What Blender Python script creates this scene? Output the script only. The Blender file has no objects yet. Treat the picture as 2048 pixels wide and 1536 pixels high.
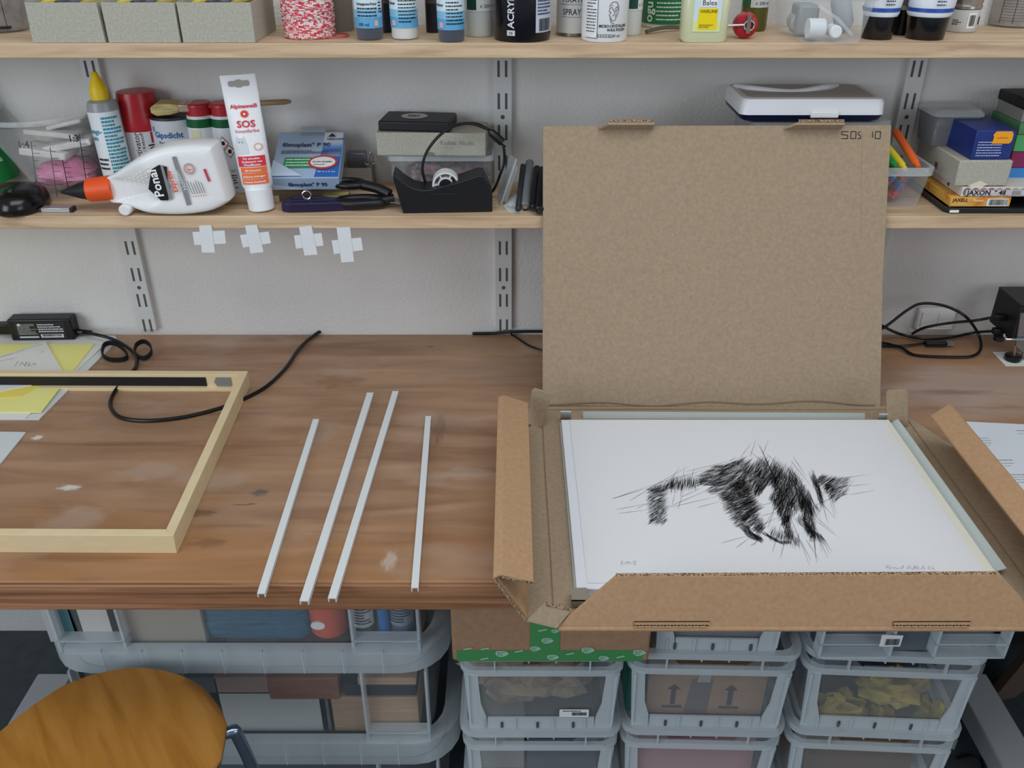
import bpy, bmesh, math, random
from math import sin, cos, tan, atan, radians as R, pi, sqrt
from mathutils import Vector as V, Matrix
random.seed(7)
# ---------- camera, light, exposure ----------
F, TH, D, ZC = 1773.8, R(29.42), 1.480, 1.478
sc = bpy.context.scene
cd = bpy.data.cameras.new('camera'); cam = bpy.data.objects.new('camera', cd); sc.collection.objects.link(cam)
cam.location = (0, -D, ZC); cam.rotation_euler = (pi/2 - TH, 0, 0)
cd.sensor_width = 36; cd.lens = 36*F/2048; cd.clip_start = .02
sc.camera = cam
sc.view_settings.view_transform = 'Standard'; sc.view_settings.look = 'None'
sc.view_settings.exposure = 0.0; sc.view_settings.gamma = 1
sc.cycles.transparent_max_bounces = 32
sc.cycles.caustics_refractive = False; sc.cycles.caustics_reflective = False
w = bpy.data.worlds.new('room_light'); sc.world = w; w.use_nodes = True
w.node_tree.nodes['Background'].inputs[0].default_value = (.80, .90, 1.0, 1)
w.node_tree.nodes['Background'].inputs[1].default_value = .31
def area(name, loc, target, sx, sy, power, col):
    l = bpy.data.lights.new(name, 'AREA'); l.shape = 'RECTANGLE'; l.size = sx; l.size_y = sy; l.energy = power; l.color = col
    o = bpy.data.objects.new(name, l); sc.collection.objects.link(o); o.location = loc
    o.rotation_euler = (V(target)-V(loc)).to_track_quat('-Z', 'Y').to_euler()
area('ceiling_lamp', (.3, -1.3, 2.75), (.1, -.6, .7), 2.2, 1.0, 22.5, (.95, .98, 1))
area('window_light', (-2.2, -2.6, 1.8), (0, -.2, .9), 1.6, 1.6, 35, (.86, .93, 1))
area('window_light_right', (2.4, -2.8, 1.7), (.3, -.3, .9), 1.4, 1.4, 14, (.9, .94, 1))

# ---------- pixel to place helpers (2048 x 1536 frame) ----------
def ta(py): return tan(TH+atan((py-768)/F))
def P(px, py, z=.75):                      # point on the horizontal plane z
    h = ZC-z; d = h/ta(py); ax = d*cos(TH)+h*sin(TH)
    return V(((px-1024)/F*ax, d-D, z))
def W(px, py, y=0.):                       # point on the upright plane y
    d = y+D; h = d*ta(py); ax = d*cos(TH)+h*sin(TH)
    return V(((px-1024)/F*ax, y, ZC-h))
def AX(p): return (p[1]+D)*cos(TH)+(ZC-p[2])*sin(TH)

# ---------- materials ----------
def lin(c): return c/12.92 if c <= .04045 else ((c+.055)/1.055)**2.4
def hx(s, k=1.0): return tuple(min(.93, lin(int(s[i:i+2], 16)/255)*k) for i in (0, 2, 4))+(1,)
MC = {}
def mat(s, rough=.55, metal=0., k=1.0, alpha=1., spec=.4, tr=0.):
    key = (s, rough, metal, k, alpha, spec, tr)
    if key in MC: return MC[key]
    m = bpy.data.materials.new('m_'+s); m.use_nodes = True; MC[key] = m
    b = m.node_tree.nodes['Principled BSDF']
    b.inputs['Base Color'].default_value = hx(s, k); b.inputs['Roughness'].default_value = rough
    b.inputs['Metallic'].default_value = metal; b.inputs['Specular IOR Level'].default_value = spec
    b.inputs['Alpha'].default_value = alpha; b.inputs['Transmission Weight'].default_value = tr
    n = m.node_tree; t = n.nodes.new('ShaderNodeTexNoise'); t.inputs['Scale'].default_value = 60
    r = n.nodes.new('ShaderNodeMapRange'); r.inputs[3].default_value = max(0, rough-.05); r.inputs[4].default_value = min(1, rough+.05)
    n.links.new(t.outputs['Fac'], r.inputs[0]); n.links.new(r.outputs[0], b.inputs['Roughness'])
    return m
def noisy(name, cols, scale=(8, 8, 8), nscale=1., detail=6, rough=.6, bump=0., bscale=200., distort=0., bdist=.002, spec=.35, stops=None, rot=0., gen=False):
    m = bpy.data.materials.new(name); m.use_nodes = True; n = m.node_tree; L = n.links.new
    b = n.nodes['Principled BSDF']; tc = n.nodes.new('ShaderNodeTexCoord'); mp = n.nodes.new('ShaderNodeMapping')
    mp.inputs['Scale'].default_value = scale; mp.inputs['Rotation'].default_value = (0, 0, rot); L(tc.outputs['Object'], mp.inputs[0])
    if rot: mp.vector_type = 'TEXTURE'; mp.inputs['Scale'].default_value = tuple(1/q for q in scale)
    t = n.nodes.new('ShaderNodeTexNoise'); t.inputs['Scale'].default_value = nscale; t.inputs['Detail'].default_value = detail
    t.inputs['Distortion'].default_value = distort; L(mp.outputs[0], t.inputs['Vector'])
    cr = n.nodes.new('ShaderNodeValToRGB'); L(t.outputs['Fac'], cr.inputs[0]); e = cr.color_ramp.elements
    st = stops or [.3+.4*i/(len(cols)-1) for i in range(len(cols))]
    while len(e) < len(cols): e.new(.5)
    for i, c in enumerate(cols): e[i].position = st[i]; e[i].color = c
    L(cr.outputs[0], b.inputs['Base Color']); b.inputs['Roughness'].default_value = rough; b.inputs['Specular IOR Level'].default_value = spec
    if bump:
        t2 = n.nodes.new('ShaderNodeTexNoise'); t2.inputs['Scale'].default_value = bscale; t2.inputs['Detail'].default_value = 3; L(tc.outputs['Object'], t2.inputs['Vector'])
        bp = n.nodes.new('ShaderNodeBump'); bp.inputs['Strength'].default_value = bump; bp.inputs['Distance'].default_value = bdist
        L(t2.outputs['Fac'], bp.inputs['Height']); L(bp.outputs[0], b.inputs['Normal'])
    m['cr'] = cr.name; return m
def layer(m, col, scale, thr0, thr1, nscale=1., amount=1., rot=0., detail=4, seed=0):   # stains, flecks on top of a noisy() material
    n = m.node_tree; L = n.links.new; b = n.nodes['Principled BSDF']
    src = b.inputs['Base Color'].links[0].from_socket
    tc = n.nodes.new('ShaderNodeTexCoord'); mp = n.nodes.new('ShaderNodeMapping'); mp.inputs['Scale'].default_value = scale
    mp.inputs['Location'].default_value = (seed*3.7, seed*1.3, seed); mp.inputs['Rotation'].default_value = (0, 0, rot)
    if rot: mp.vector_type = 'TEXTURE'; mp.inputs['Scale'].default_value = tuple(1/q for q in scale)
    L(tc.outputs['Object'], mp.inputs[0]); t = n.nodes.new('ShaderNodeTexNoise'); t.inputs['Scale'].default_value = nscale; t.inputs['Detail'].default_value = detail
    L(mp.outputs[0], t.inputs['Vector']); r = n.nodes.new('ShaderNodeMapRange'); r.inputs[1].default_value = thr0; r.inputs[2].default_value = thr1; r.inputs[4].default_value = amount
    L(t.outputs['Fac'], r.inputs[0]); mx = n.nodes.new('ShaderNodeMix'); mx.data_type = 'RGBA'
    L(r.outputs[0], mx.inputs[0]); L(src, mx.inputs[6]); mx.inputs[7].default_value = col; L(mx.outputs[2], b.inputs['Base Color'])
    return m
def plastic(name, col, op, rough=.25, edge=.35):          # see-through plastic: part clear, part tinted
    m = bpy.data.materials.new(name); m.use_nodes = True; n = m.node_tree; L = n.links.new
    b = n.nodes['Principled BSDF']; b.inputs['Base Color'].default_value = hx(col); b.inputs['Roughness'].default_value = rough
    t = n.nodes.new('ShaderNodeBsdfTransparent'); mx = n.nodes.new('ShaderNodeMixShader')
    lw = n.nodes.new('ShaderNodeLayerWeight'); lw.inputs[0].default_value = .25
    r = n.nodes.new('ShaderNodeMapRange'); r.inputs[3].default_value = op; r.inputs[4].default_value = min(1, op+edge); L(lw.outputs['Facing'], r.inputs[0])
    L(r.outputs[0], mx.inputs[0]); L(t.outputs[0], mx.inputs[1]); L(b.outputs[0], mx.inputs[2]); L(mx.outputs[0], n.nodes['Material Output'].inputs[0])
    return m

def ylayer(m, col, y0, y1, amount):                      # worn varnish towards the front edge
    n = m.node_tree; L = n.links.new; b = n.nodes['Principled BSDF']; src = b.inputs['Base Color'].links[0].from_socket
    tc = n.nodes.new('ShaderNodeTexCoord'); sx = n.nodes.new('ShaderNodeSeparateXYZ'); L(tc.outputs['Object'], sx.inputs[0])
    mp = n.nodes.new('ShaderNodeMapping'); mp.inputs['Scale'].default_value = (2.5, 12, 5); L(tc.outputs['Object'], mp.inputs[0])
    t = n.nodes.new('ShaderNodeTexNoise'); t.inputs['Scale'].default_value = 1.5; t.inputs['Detail'].default_value = 6; L(mp.outputs[0], t.inputs['Vector'])
    ma = n.nodes.new('ShaderNodeMath'); ma.operation = 'MULTIPLY_ADD'; L(t.outputs['Fac'], ma.inputs[0]); ma.inputs[1].default_value = -.55; ma.inputs[2].default_value = .275
    ad = n.nodes.new('ShaderNodeMath'); L(sx.outputs['Y'], ad.inputs[0]); L(ma.outputs[0], ad.inputs[1])
    r = n.nodes.new('ShaderNodeMapRange'); r.inputs[1].default_value = y0; r.inputs[2].default_value = y1; r.inputs[4].default_value = amount; L(ad.outputs[0], r.inputs[0])
    mx = n.nodes.new('ShaderNodeMix'); mx.data_type = 'RGBA'; L(r.outputs[0], mx.inputs[0]); L(src, mx.inputs[6]); mx.inputs[7].default_value = col; L(mx.outputs[2], b.inputs['Base Color'])
def spot(m, c, rx, ry, col, amount):                      # one stain or scuff at its own place on the wood
    n = m.node_tree; L = n.links.new; b = n.nodes['Principled BSDF']; src = b.inputs['Base Color'].links[0].from_socket
    tc = n.nodes.new('ShaderNodeTexCoord'); mp = n.nodes.new('ShaderNodeMapping'); mp.vector_type = 'TEXTURE'
    mp.inputs['Location'].default_value = (c[0], c[1], c[2]); mp.inputs['Scale'].default_value = (rx, ry, .1); L(tc.outputs['Object'], mp.inputs[0])
    t = n.nodes.new('ShaderNodeTexNoise'); t.inputs['Scale'].default_value = 1.6; t.inputs['Detail'].default_value = 5; L(mp.outputs[0], t.inputs['Vector'])
    l = n.nodes.new('ShaderNodeVectorMath'); l.operation = 'LENGTH'; L(mp.outputs[0], l.inputs[0])
    ma = n.nodes.new('ShaderNodeMath'); ma.operation = 'MULTIPLY_ADD'; L(t.outputs['Fac'], ma.inputs[0]); ma.inputs[1].default_value = 1.6; L(l.outputs['Value'], ma.inputs[2])
    r = n.nodes.new('ShaderNodeMapRange'); r.inputs[1].default_value = 1.75; r.inputs[2].default_value = 1.25; r.inputs[4].default_value = amount; L(ma.outputs[0], r.inputs[0])
    mx = n.nodes.new('ShaderNodeMix'); mx.data_type = 'RGBA'; L(r.outputs[0], mx.inputs[0]); L(src, mx.inputs[6]); mx.inputs[7].default_value = col; L(mx.outputs[2], b.inputs['Base Color'])

# ---------- mesh building ----------
def fonttris(s, bold):
    k = (s, bold)
    if k not in fonttris.c:
        c = bpy.data.curves.new('t', 'FONT'); c.body = s; c.size = 1; c.offset = .022 if bold else 0.; c.resolution_u = 2; c.fill_mode = 'FRONT'
        o = bpy.data.objects.new('t', c); me = o.to_mesh()
        vs = [tuple(v.co) for v in me.vertices]; fs = [tuple(p.vertices) for p in me.polygons]
        o.to_mesh_clear(); bpy.data.objects.remove(o); bpy.data.curves.remove(c)
        fonttris.c[k] = (vs, fs)
    return fonttris.c[k]
fonttris.c = {}
class MB:
    def __init__(s): s.v = []; s.f = []; s.m = []; s.mats = []; s.M = Matrix()
    def mi(s, m):
        if m not in s.mats: s.mats.append(m)
        return s.mats.index(m)
    def add(s, vs, fs, m):
        o = len(s.v); i = s.mi(m)
        s.v += [tuple(s.M @ V(p)) for p in vs]; s.f += [tuple(o+a for a in f) for f in fs]; s.m += [i]*len(fs); return s
    def box(s, x0, x1, y0, y1, z0, z1, m):
        return s.add([(x0,y0,z0),(x1,y0,z0),(x1,y1,z0),(x0,y1,z0),(x0,y0,z1),(x1,y0,z1),(x1,y1,z1),(x0,y1,z1)],
            [(0,3,2,1),(4,5,6,7),(0,1,5,4),(1,2,6,5),(2,3,7,6),(3,0,4,7)], m)
    def loft(s, rings, m, cap=(True, True), close=True):
        n = len(rings[0]); vs = [p for r in rings for p in r]; fs = []
        for j in range(len(rings)-1):
            for i in range(n if close else n-1):
                a = j*n+i; b = j*n+(i+1) % n; fs.append((a, b, b+n, a+n))
        if cap[0]: fs.append(tuple(range(n-1, -1, -1)))
        if cap[1]: fs.append(tuple((len(rings)-1)*n+i for i in range(n)))
        return s.add(vs, fs, m)
    def lathe(s, prof, m, n=32, cx=0, cy=0, sx=1, sy=1, cap=(True, True)):
        return s.loft([[(cx+r*sx*cos(2*pi*i/n), cy+r*sy*sin(2*pi*i/n), z) for i in range(n)] for r, z in prof], m, cap)
    def tube(s, pts, r, m, n=8, rr=None):
        pts = [V(p) for p in pts]; rings = []; up = V((0, 0, 1)); N = None
        for i, p in enumerate(pts):
            t = (pts[min(i+1, len(pts)-1)]-pts[max(i-1, 0)]).normalized()
            if N is None: N = t.cross(up) if abs(t.z) < .95 else t.cross(V((1, 0, 0)))
            N = (N-t*N.dot(t)).normalized(); Bn = t.cross(N); q = rr[i] if rr else r
            rings.append([tuple(p+N*q*cos(2*pi*k/n)+Bn*q*sin(2*pi*k/n)) for k in range(n)])
        return s.loft(rings, m)
    def poly(s, pts, m): return s.add(pts, [tuple(range(len(pts)))], m)
    def panel(s, pts, t, m):                   # flat board of thickness t behind the given outline
        pts = [V(p) for p in pts]; n = V((0, 0, 0))
        for i in range(len(pts)): n += pts[i].cross(pts[(i+1) % len(pts)])
        n = n.normalized()*t; return s.loft([[tuple(p) for p in pts], [tuple(p+n) for p in pts]], m)
    def prism(s, poly, z0, z1, m): return s.loft([[(x, y, z0) for x, y in poly], [(x, y, z1) for x, y in poly]], m)
    def fprism(s, poly, y0, y1, m): return s.loft([[(x, y0, z) for x, z in poly], [(x, y1, z) for x, z in poly]], m)
    def wrap(s, u0, u1, z0, z1, r, m, seg=None, r1=None):   # patch on a cylinder facing -y, or flat when r is None
        if r is None: return s.poly([(u0, 0, z0), (u1, 0, z0), (u1, 0, z1), (u0, 0, z1)], m)
        n = seg or max(1, int(abs(u1-u0)/.004)); r1 = r1 or r; vs = []
        for i in range(n+1):
            u = (u0+(u1-u0)*i/n)/r
            vs += [(r*sin(u), -r*cos(u), z0), (r1*sin(u), -r1*cos(u), z1)]
        return s.add(vs, [(2*i, 2*i+2, 2*i+3, 2*i+1) for i in range(n)], m)
    def text(s, t, size, u, z, m, r=None, rot=0., bold=False, center=False, sx=1.):
        vs, fs = fonttris(t, bold)
        if not vs: return s
        w_ = max(p[0] for p in vs)*sx*size; ox = -w_/2 if center else 0; out = []
        for x, y, _ in vs:
            x = x*sx*size+ox; y *= size
            X = u+x*cos(rot)-y*sin(rot); Z = z+x*sin(rot)+y*cos(rot)
            out.append((X, 0, Z) if r is None else (r*sin(X/r), -r*cos(X/r), Z))
        return s.add(out, fs, m)
    def lines(s, u0, u1, z0, z1, rows, m, r=None, fill=.45):   # rows of tiny unreadable print
        rnd = random.Random(int(abs(u0*1e4)+rows)); h = (z1-z0)/rows
        for i in range(rows):
            u = u0; zz = z1-(i+.5)*h
            end = u1-(u1-u0)*rnd.choice((0, .05, .1, .35))
            while u < end:
                l = min(rnd.uniform(.001, .005), end-u); s.wrap(u, u+l, zz-h*fill/2, zz+h*fill/2, r, m); u += l+.0007
        return s
    def bars(s, u0, u1, z0, z1, m, r=None):
        u = u0; rnd = random.Random(3)
        while u < u1:
            l = rnd.choice((.0003, .0006, .0009)); s.wrap(u, u+l, z0, z1, r, m, 1); u += l+rnd.choice((.0004, .0007))
        return s
    def at(s, M): s.M = M; return s
def T(x=0, y=0, z=0): return Matrix.Translation((x, y, z))
def RZ(a): return Matrix.Rotation(a, 4, 'Z')
def RX(a): return Matrix.Rotation(a, 4, 'X')
def RY(a): return Matrix.Rotation(a, 4, 'Y')
def setp(o, label=None, cat=None, group=None, kind=None):
    for k, v in (('label', label), ('category', cat), ('group', group), ('kind', kind)):
        if v: o[k] = v
    return o
def O(name, mb, parent=None, bev=0, smooth=None, sub=0, solid=0, label=None, seg=2):
    me = bpy.data.meshes.new(name); me.from_pydata(mb.v, [], mb.f); me.update()
    for m in mb.mats: me.materials.append(m)
    me.polygons.foreach_set('material_index', mb.m)
    bm = bmesh.new(); bm.from_mesh(me)
    if not getattr(mb, 'flat', False):
        bmesh.ops.remove_doubles(bm, verts=bm.verts, dist=1e-6)
        bmesh.ops.recalc_face_normals(bm, faces=bm.faces)
    bm.to_mesh(me); bm.free()
    o = bpy.data.objects.new(name, me); sc.collection.objects.link(o)
    if parent: o.parent = parent
    if smooth is None: smooth = 35
    if smooth: me.set_sharp_from_angle(angle=R(smooth)); me.polygons.foreach_set('use_smooth', [True]*len(me.polygons))
    if solid: x = o.modifiers.new('thickness', 'SOLIDIFY'); x.thickness = solid; x.offset = -1
    if bev: x = o.modifiers.new('edge', 'BEVEL'); x.width = bev; x.segments = seg; x.limit_method = 'ANGLE'; x.angle_limit = R(40)
    if sub: x = o.modifiers.new('round', 'SUBSURF'); x.levels = sub; x.render_levels = sub
    if label: o['label'] = label
    return o
def print_on(mb): mb.flat = True; return mb
def thing(name, label, cat, loc=(0, 0, 0), rz=0., group=None, rot=None):
    o = bpy.data.objects.new(name, None); sc.collection.objects.link(o); o.empty_display_size = .02
    o.location = loc; o.rotation_euler = rot or (0, 0, rz); return setp(o, label, cat, group)
def one(name, mb, label, cat, group=None, loc=(0, 0, 0), rz=0., **k):
    o = O(name, mb, **k); o.location = loc; o.rotation_euler = (0, 0, rz); return setp(o, label, cat, group)
def rrect(w, d, r, z, n=5, cx=0, cy=0):        # rounded rectangle ring
    out = []
    for sx, sy, a0 in ((1, 1, 0), (-1, 1, 90), (-1, -1, 180), (1, -1, 270)):
        for i in range(n+1):
            a = R(a0+90*i/n); out.append((cx+sx*(w/2-r)+r*cos(a), cy+sy*(d/2-r)+r*sin(a), z))
    return out
def smoothpath(pts, n=8):
    pts = [V(p) for p in pts]; out = []; q = [pts[0]]+pts+[pts[-1]]
    for i in range(1, len(q)-2):
        a, b, c, d = q[i-1:i+3]
        for k in range(n):
            t = k/n; out.append(.5*((2*b)+(c-a)*t+(2*a-5*b+4*c-d)*t*t+(3*b-a-3*c+d)*t**3))
    out.append(pts[-1]); return out
def blob(mb, cx, cy, cz, rx, ry, rz, m, seed=0, amp=.25, n=14, fr=2.2):
    rnd = random.Random(seed); ph = [rnd.uniform(0, 6) for _ in range(6)]; rings = []
    for j in range(1, n):
        t = pi*j/n; ring = []
        for i in range(n*2):
            a = pi*i/n; x, y, z = sin(t)*cos(a), sin(t)*sin(a), -cos(t)
            k = 1+amp*(sin(fr*2*x+ph[0])*sin(fr*2*y+ph[1])+.6*sin(fr*5*z+ph[2]+3*x)+.5*sin(fr*6*y+ph[3]+4*z)*sin(fr*5*x+ph[4]))*.6
            ring.append((cx+rx*k*x, cy+ry*k*y, cz+rz*k*z))
        rings.append(ring)
    return mb.loft(rings, m)

# shared materials
WHITE = mat('f0f0ee', .5); BLACK = mat('101012', .35); INK = mat('17171a', .7); GREYI = mat('55585c', .7); METAL = mat('b8babc', .25, 1.)
card = noisy('cardboard', [hx('9b8871'), hx('a8957d')], (60, 60, 60), 3., 5, .85, .25, 300, bdist=.0006, spec=.15)
layer(card, hx('d8c8ae'), (1, 1, 1), .74, .78, 260, .8); layer(card, hx('6a5442'), (1, 1, 1), .75, .79, 230, .7, seed=5)
cardout = noisy('cardboard_outside', [hx('ae8a69'), hx('ba9673')], (60, 60, 60), 3., 5, .8, .2, 300, bdist=.0005, spec=.2)
layer(cardout, hx('8d6c4c'), (1, 1, 1), .75, .8, 240, .6)
cardedge = noisy('corrugated_edge', [hx('5f4937'), hx('ab8f70')], (560, 560, 560), 1., 1, .9, stops=[.44, .52])
cardfold = mat('8a765f', .9)
greycard = noisy('greyboard', [hx('a5a396'), hx('b9b7a9')], (150, 150, 150), 2., 5, .85, .15, 400, bdist=.0004, spec=.15)
beech = noisy('beech', [hx('b09478'), hx('c9ac8c'), hx('d8bf9f')], (3, 45, 45), 2., 7, .5, 0, distort=.6)
layer(beech, hx('8d6d50'), (14, 220, 220), .68, .75, 1., .5)
tablewood = noisy('stained_plywood', [hx('8d6a52'), hx('a28065'), hx('b18e72')], (1.4, 9, 9), 2.2, 9, .42, .06, 60, distort=1.2, bdist=.001, spec=.35)
ylayer(tablewood, hx('a5703c'), -.46, -.68, .62)
layer(tablewood, hx('a5734a'), (1.1, 2.4, 2), .5, .72, 1., .5, seed=2)
layer(tablewood, hx('6b5546'), (2.2, 3, 2), .5, .7, 1.6, .35, seed=6)
layer(tablewood, hx('4f3a2c'), (14, 60, 20), .70, .76, 1., .7, seed=8)
for c_, rx_, ry_, col_, am_ in ((P(678, 762), .062, .030, '7d5738', .55), (P(1130, 765), .05, .03, '6f4f3a', .5), (P(880, 855), .012, .05, '5a3f2c', .5), (P(400, 1026), .03, .010, '3a2f28', .5), (P(420, 1085), .03, .012, '4a3a30', .4), (P(520, 985), .016, .01, '3c4452', .6),
        (P(140, 975), .020, .008, 'd8d4d0', .8), (P(75, 875), .010, .008, 'e4e0dc', .8), (P(780, 1120), .012, .022, 'cfc4b8', .5), (P(150, 1040), .05, .04, 'b5a598', .4), (P(300, 940), .05, .03, 'b09e90', .4), (P(930, 945), .05, .02, 'b8a594', .4), (P(640, 870), .03, .05, 'a89484', .35), (P(1960, 775), .26, .10, 'b8a498', .65), (P(1010, 740), .16, .05, '93806f', .35)):
    spot(tablewood, c_, rx_, ry_, hx(col_), am_)
layer(tablewood, hx('5e4433'), (2.5, 22, 10), .60, .72, 1.3, .45, seed=4)
layer(tablewood, hx('b9a596'), (3, 5, 5), .60, .74, 1.6, .45, seed=9)
layer(tablewood, hx('cfc4ba'), (30, 40, 30), .77, .8, 1., .6, seed=11)
edgewood = noisy('ply_edge', [hx('6d4a34'), hx('97694a'), hx('ad8060')], (2.5, 90, 110), 1.4, 6, .5, 0, distort=.8)
plaster = noisy('plaster', [hx('d9d8d6'), hx('e1e0de')], (3, 3, 3), 2., 4, .85, .55, 170, bdist=.0025, spec=.2)
layer(plaster, hx('77726c'), (1, 1, 1), .79, .81, 85, .7)
floorm = noisy('floor_slate', [hx('40464a'), hx('4b5256')], (9, 9, 9), 4., 6, .5, .1, 200)
frost = plastic('frosted_plastic', 'd3dde3', .04, .35, .16)
frostd = plastic('frosted_rim', 'dde6eb', .46, .35)
clear = plastic('clear_plastic', 'dfe5e8', .045, .12, .25)
clearr = plastic('clear_rim', 'e6ecee', .26, .12)
framewood = noisy('pale_frame_wood', [hx('d8c49c'), hx('dfcca4')], (12, 12, 60), 3., 6, .45)
# ================= SETTING =================
setp(O('wall_back', MB().box(-3, 3, 0, .12, 0, 2.6, plaster)), kind='structure')
setp(O('floor', MB().box(-3, 3, -3.2, .12, -.1, 0, floorm)), kind='structure')
# wall socket (double, white) low on the wall at right
s = thing('wall_socket', 'white double wall socket low on the wall behind the looping black cable', 'socket', (0, 0, 0))
a, b_ = W(1822, 668, 0), W(1912, 612, 0)
O('cover_plate', MB().box(a.x, b_.x, -.011, 0, .762, b_.z, WHITE), s, bev=.004)
m = MB(); mid = (a.x+b_.x)/2
O('rocker_plate', MB().box(a.x+.006, mid-.002, -.0135, -.011, .77, b_.z-.007, WHITE).box(mid+.002, b_.x-.006, -.0135, -.011, .77, b_.z-.007, WHITE), s, bev=.002)
# ================= SHELVES AND RAILS =================
ZL, ZU = 1.038, 1.286
for z0, lab in ((ZL, 'beech board shelf carrying the glue bottle and the tape dispenser'), (ZU, 'beech board shelf along the top of the photo carrying bottles and tins')):
    o = one('wall_shelf', MB().box(-1.25, 1.25, -.18, -.001, z0-.02, z0, beech), lab, 'shelf', 'beech wall shelves', bev=.0012)
railm = mat('d4d6d6', .4, 0)
slotm = mat('585a5a', .8)
def rail(xb, lab):
    t = thing('shelf_rail', lab, 'shelf rail', (xb, 0, 0), group='white slotted wall rails')
    m = MB().box(-.0145, .0145, -.011, 0, .765, 2.2, railm)
    s = h = m
    z = W(0, 645.8, 0).z-.05
    k = 0
    while z < 2.15:
        for dx in (-.0062, .0058):
            s.fprism([(dx-.0019, z-.0125), (dx+.0019, z-.0125), (dx+.0019, z+.0125), (dx-.0019, z+.0125)], -.0113, -.0108, slotm)
        if k % 6 == 3: h.loft([[(.0035*cos(i*pi/6), yy, z-.0250+.0035*sin(i*pi/6)) for i in range(12)] for yy in (-.0113, -.0108)], slotm)
        z += .0500; k += 1
    O('upright', m, t, smooth=20)
    for z0 in (ZL, ZU):
        b = MB().fprism([(0, 0), (0, 0), (0, 0)], 0, 0, railm) if 0 else MB()
        b.loft([[(-.009, -.011, z0-.055), (.009, -.011, z0-.055), (.009, -.011, z0-.0205), (-.009, -.011, z0-.0205)],
                [(-.009, -.150, z0-.030), (.009, -.150, z0-.030), (.009, -.150, z0-.0205), (-.009, -.150, z0-.0205)]], railm) if z0 == ZL else \
        b.loft([[(-.009, -.011, z0-.034), (.009, -.011, z0-.034), (.009, -.011, z0-.0205), (-.009, -.011, z0-.0205)],
                [(-.009, -.125, z0-.027), (.009, -.125, z0-.027), (.009, -.125, z0-.0205), (-.009, -.125, z0-.0205)]], railm)
        O('bracket', b, t, bev=.002)
    return t
rail(W(267, 530).x+.006, 'white slotted wall rail at left, behind the yellow-capped bottle')
rail(W(1007, 530).x, 'white slotted wall rail in the middle, beside the raised cardboard lid')
rail(W(1801, 235).x+.005, 'white slotted wall rail at right, behind the box of wax crayons')
# ================= TABLE =================
t = thing('work_table', 'long stained plywood work table with thick edge and white metal legs', 'table', (0, 0, 0))
YF = -.676
O('tabletop', MB().box(-1.6, 1.6, YF+.004, -.001, .712, .75, tablewood), t, bev=.003)
O('front_edging', MB().box(-1.6, 1.6, YF-.002, YF+.004, .711, .7497, edgewood), t, bev=.0015)
legm = mat('b9bdbf', .5)
for sx in (-1, 1):
    m = MB().box(sx*.948-.037, sx*.948+.037, -.72, -.17, .0, .05, legm)
    O('foot_bar', m, t, bev=.004)
    O('leg', MB().box(sx*.948-.03, sx*.948+.03, -.665, -.605, .05, .712, legm), t, bev=.003)
    if sx > 0: O('screw', MB().lathe([(.006, .0501), (.006, .052)], mat('1a1a1c'), 12, sx*.948+.012, -.56), t)
# ================= WHITE STRIPS =================
stripm = mat('d9dddd', .4)
def strip(pts, lab):
    q = [P(x, y, .757) for x, y in pts]                 # back-left, back-right, front-right, front-left
    m = MB(); c0 = (q[0]+q[1])/2; c1 = (q[3]+q[2])/2; d = (c1-c0).normalized(); s = V((-d.y, d.x, 0)); hw = abs((q[1]-q[0]).dot(s))/2
    prof = [(-hw, 0), (hw, 0), (hw, -.0062), (hw-.0012, -.0062), (hw-.0012, -.0014), (-hw+.0012, -.0014), (-hw+.0012, -.0062), (-hw, -.0062)]
    L = (c1-c0).length; m.loft([[tuple(s*a+V((0, 0, h))+d*e) for a, h in prof] for e in (0, L)], stripm)
    one('edge_strip', m, lab, 'strip', 'white plastic edge strips on the table', loc=tuple(c0), smooth=0)
strip([(626, 838), (638, 838), (531, 1186), (513, 1187)], 'short white plastic edge strip nearest to the wooden frame')
strip([(734, 785), (747, 785), (617, 1201), (599, 1202)], 'long white plastic edge strip, second from the wooden frame')
strip([(785, 782), (797, 782), (673, 1196), (655, 1196)], 'long white plastic edge strip, third from the wooden frame')
strip([(851, 832), (862, 832), (838, 1175), (821, 1175)], 'short, almost upright white edge strip nearest to the cardboard mailer')
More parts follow.
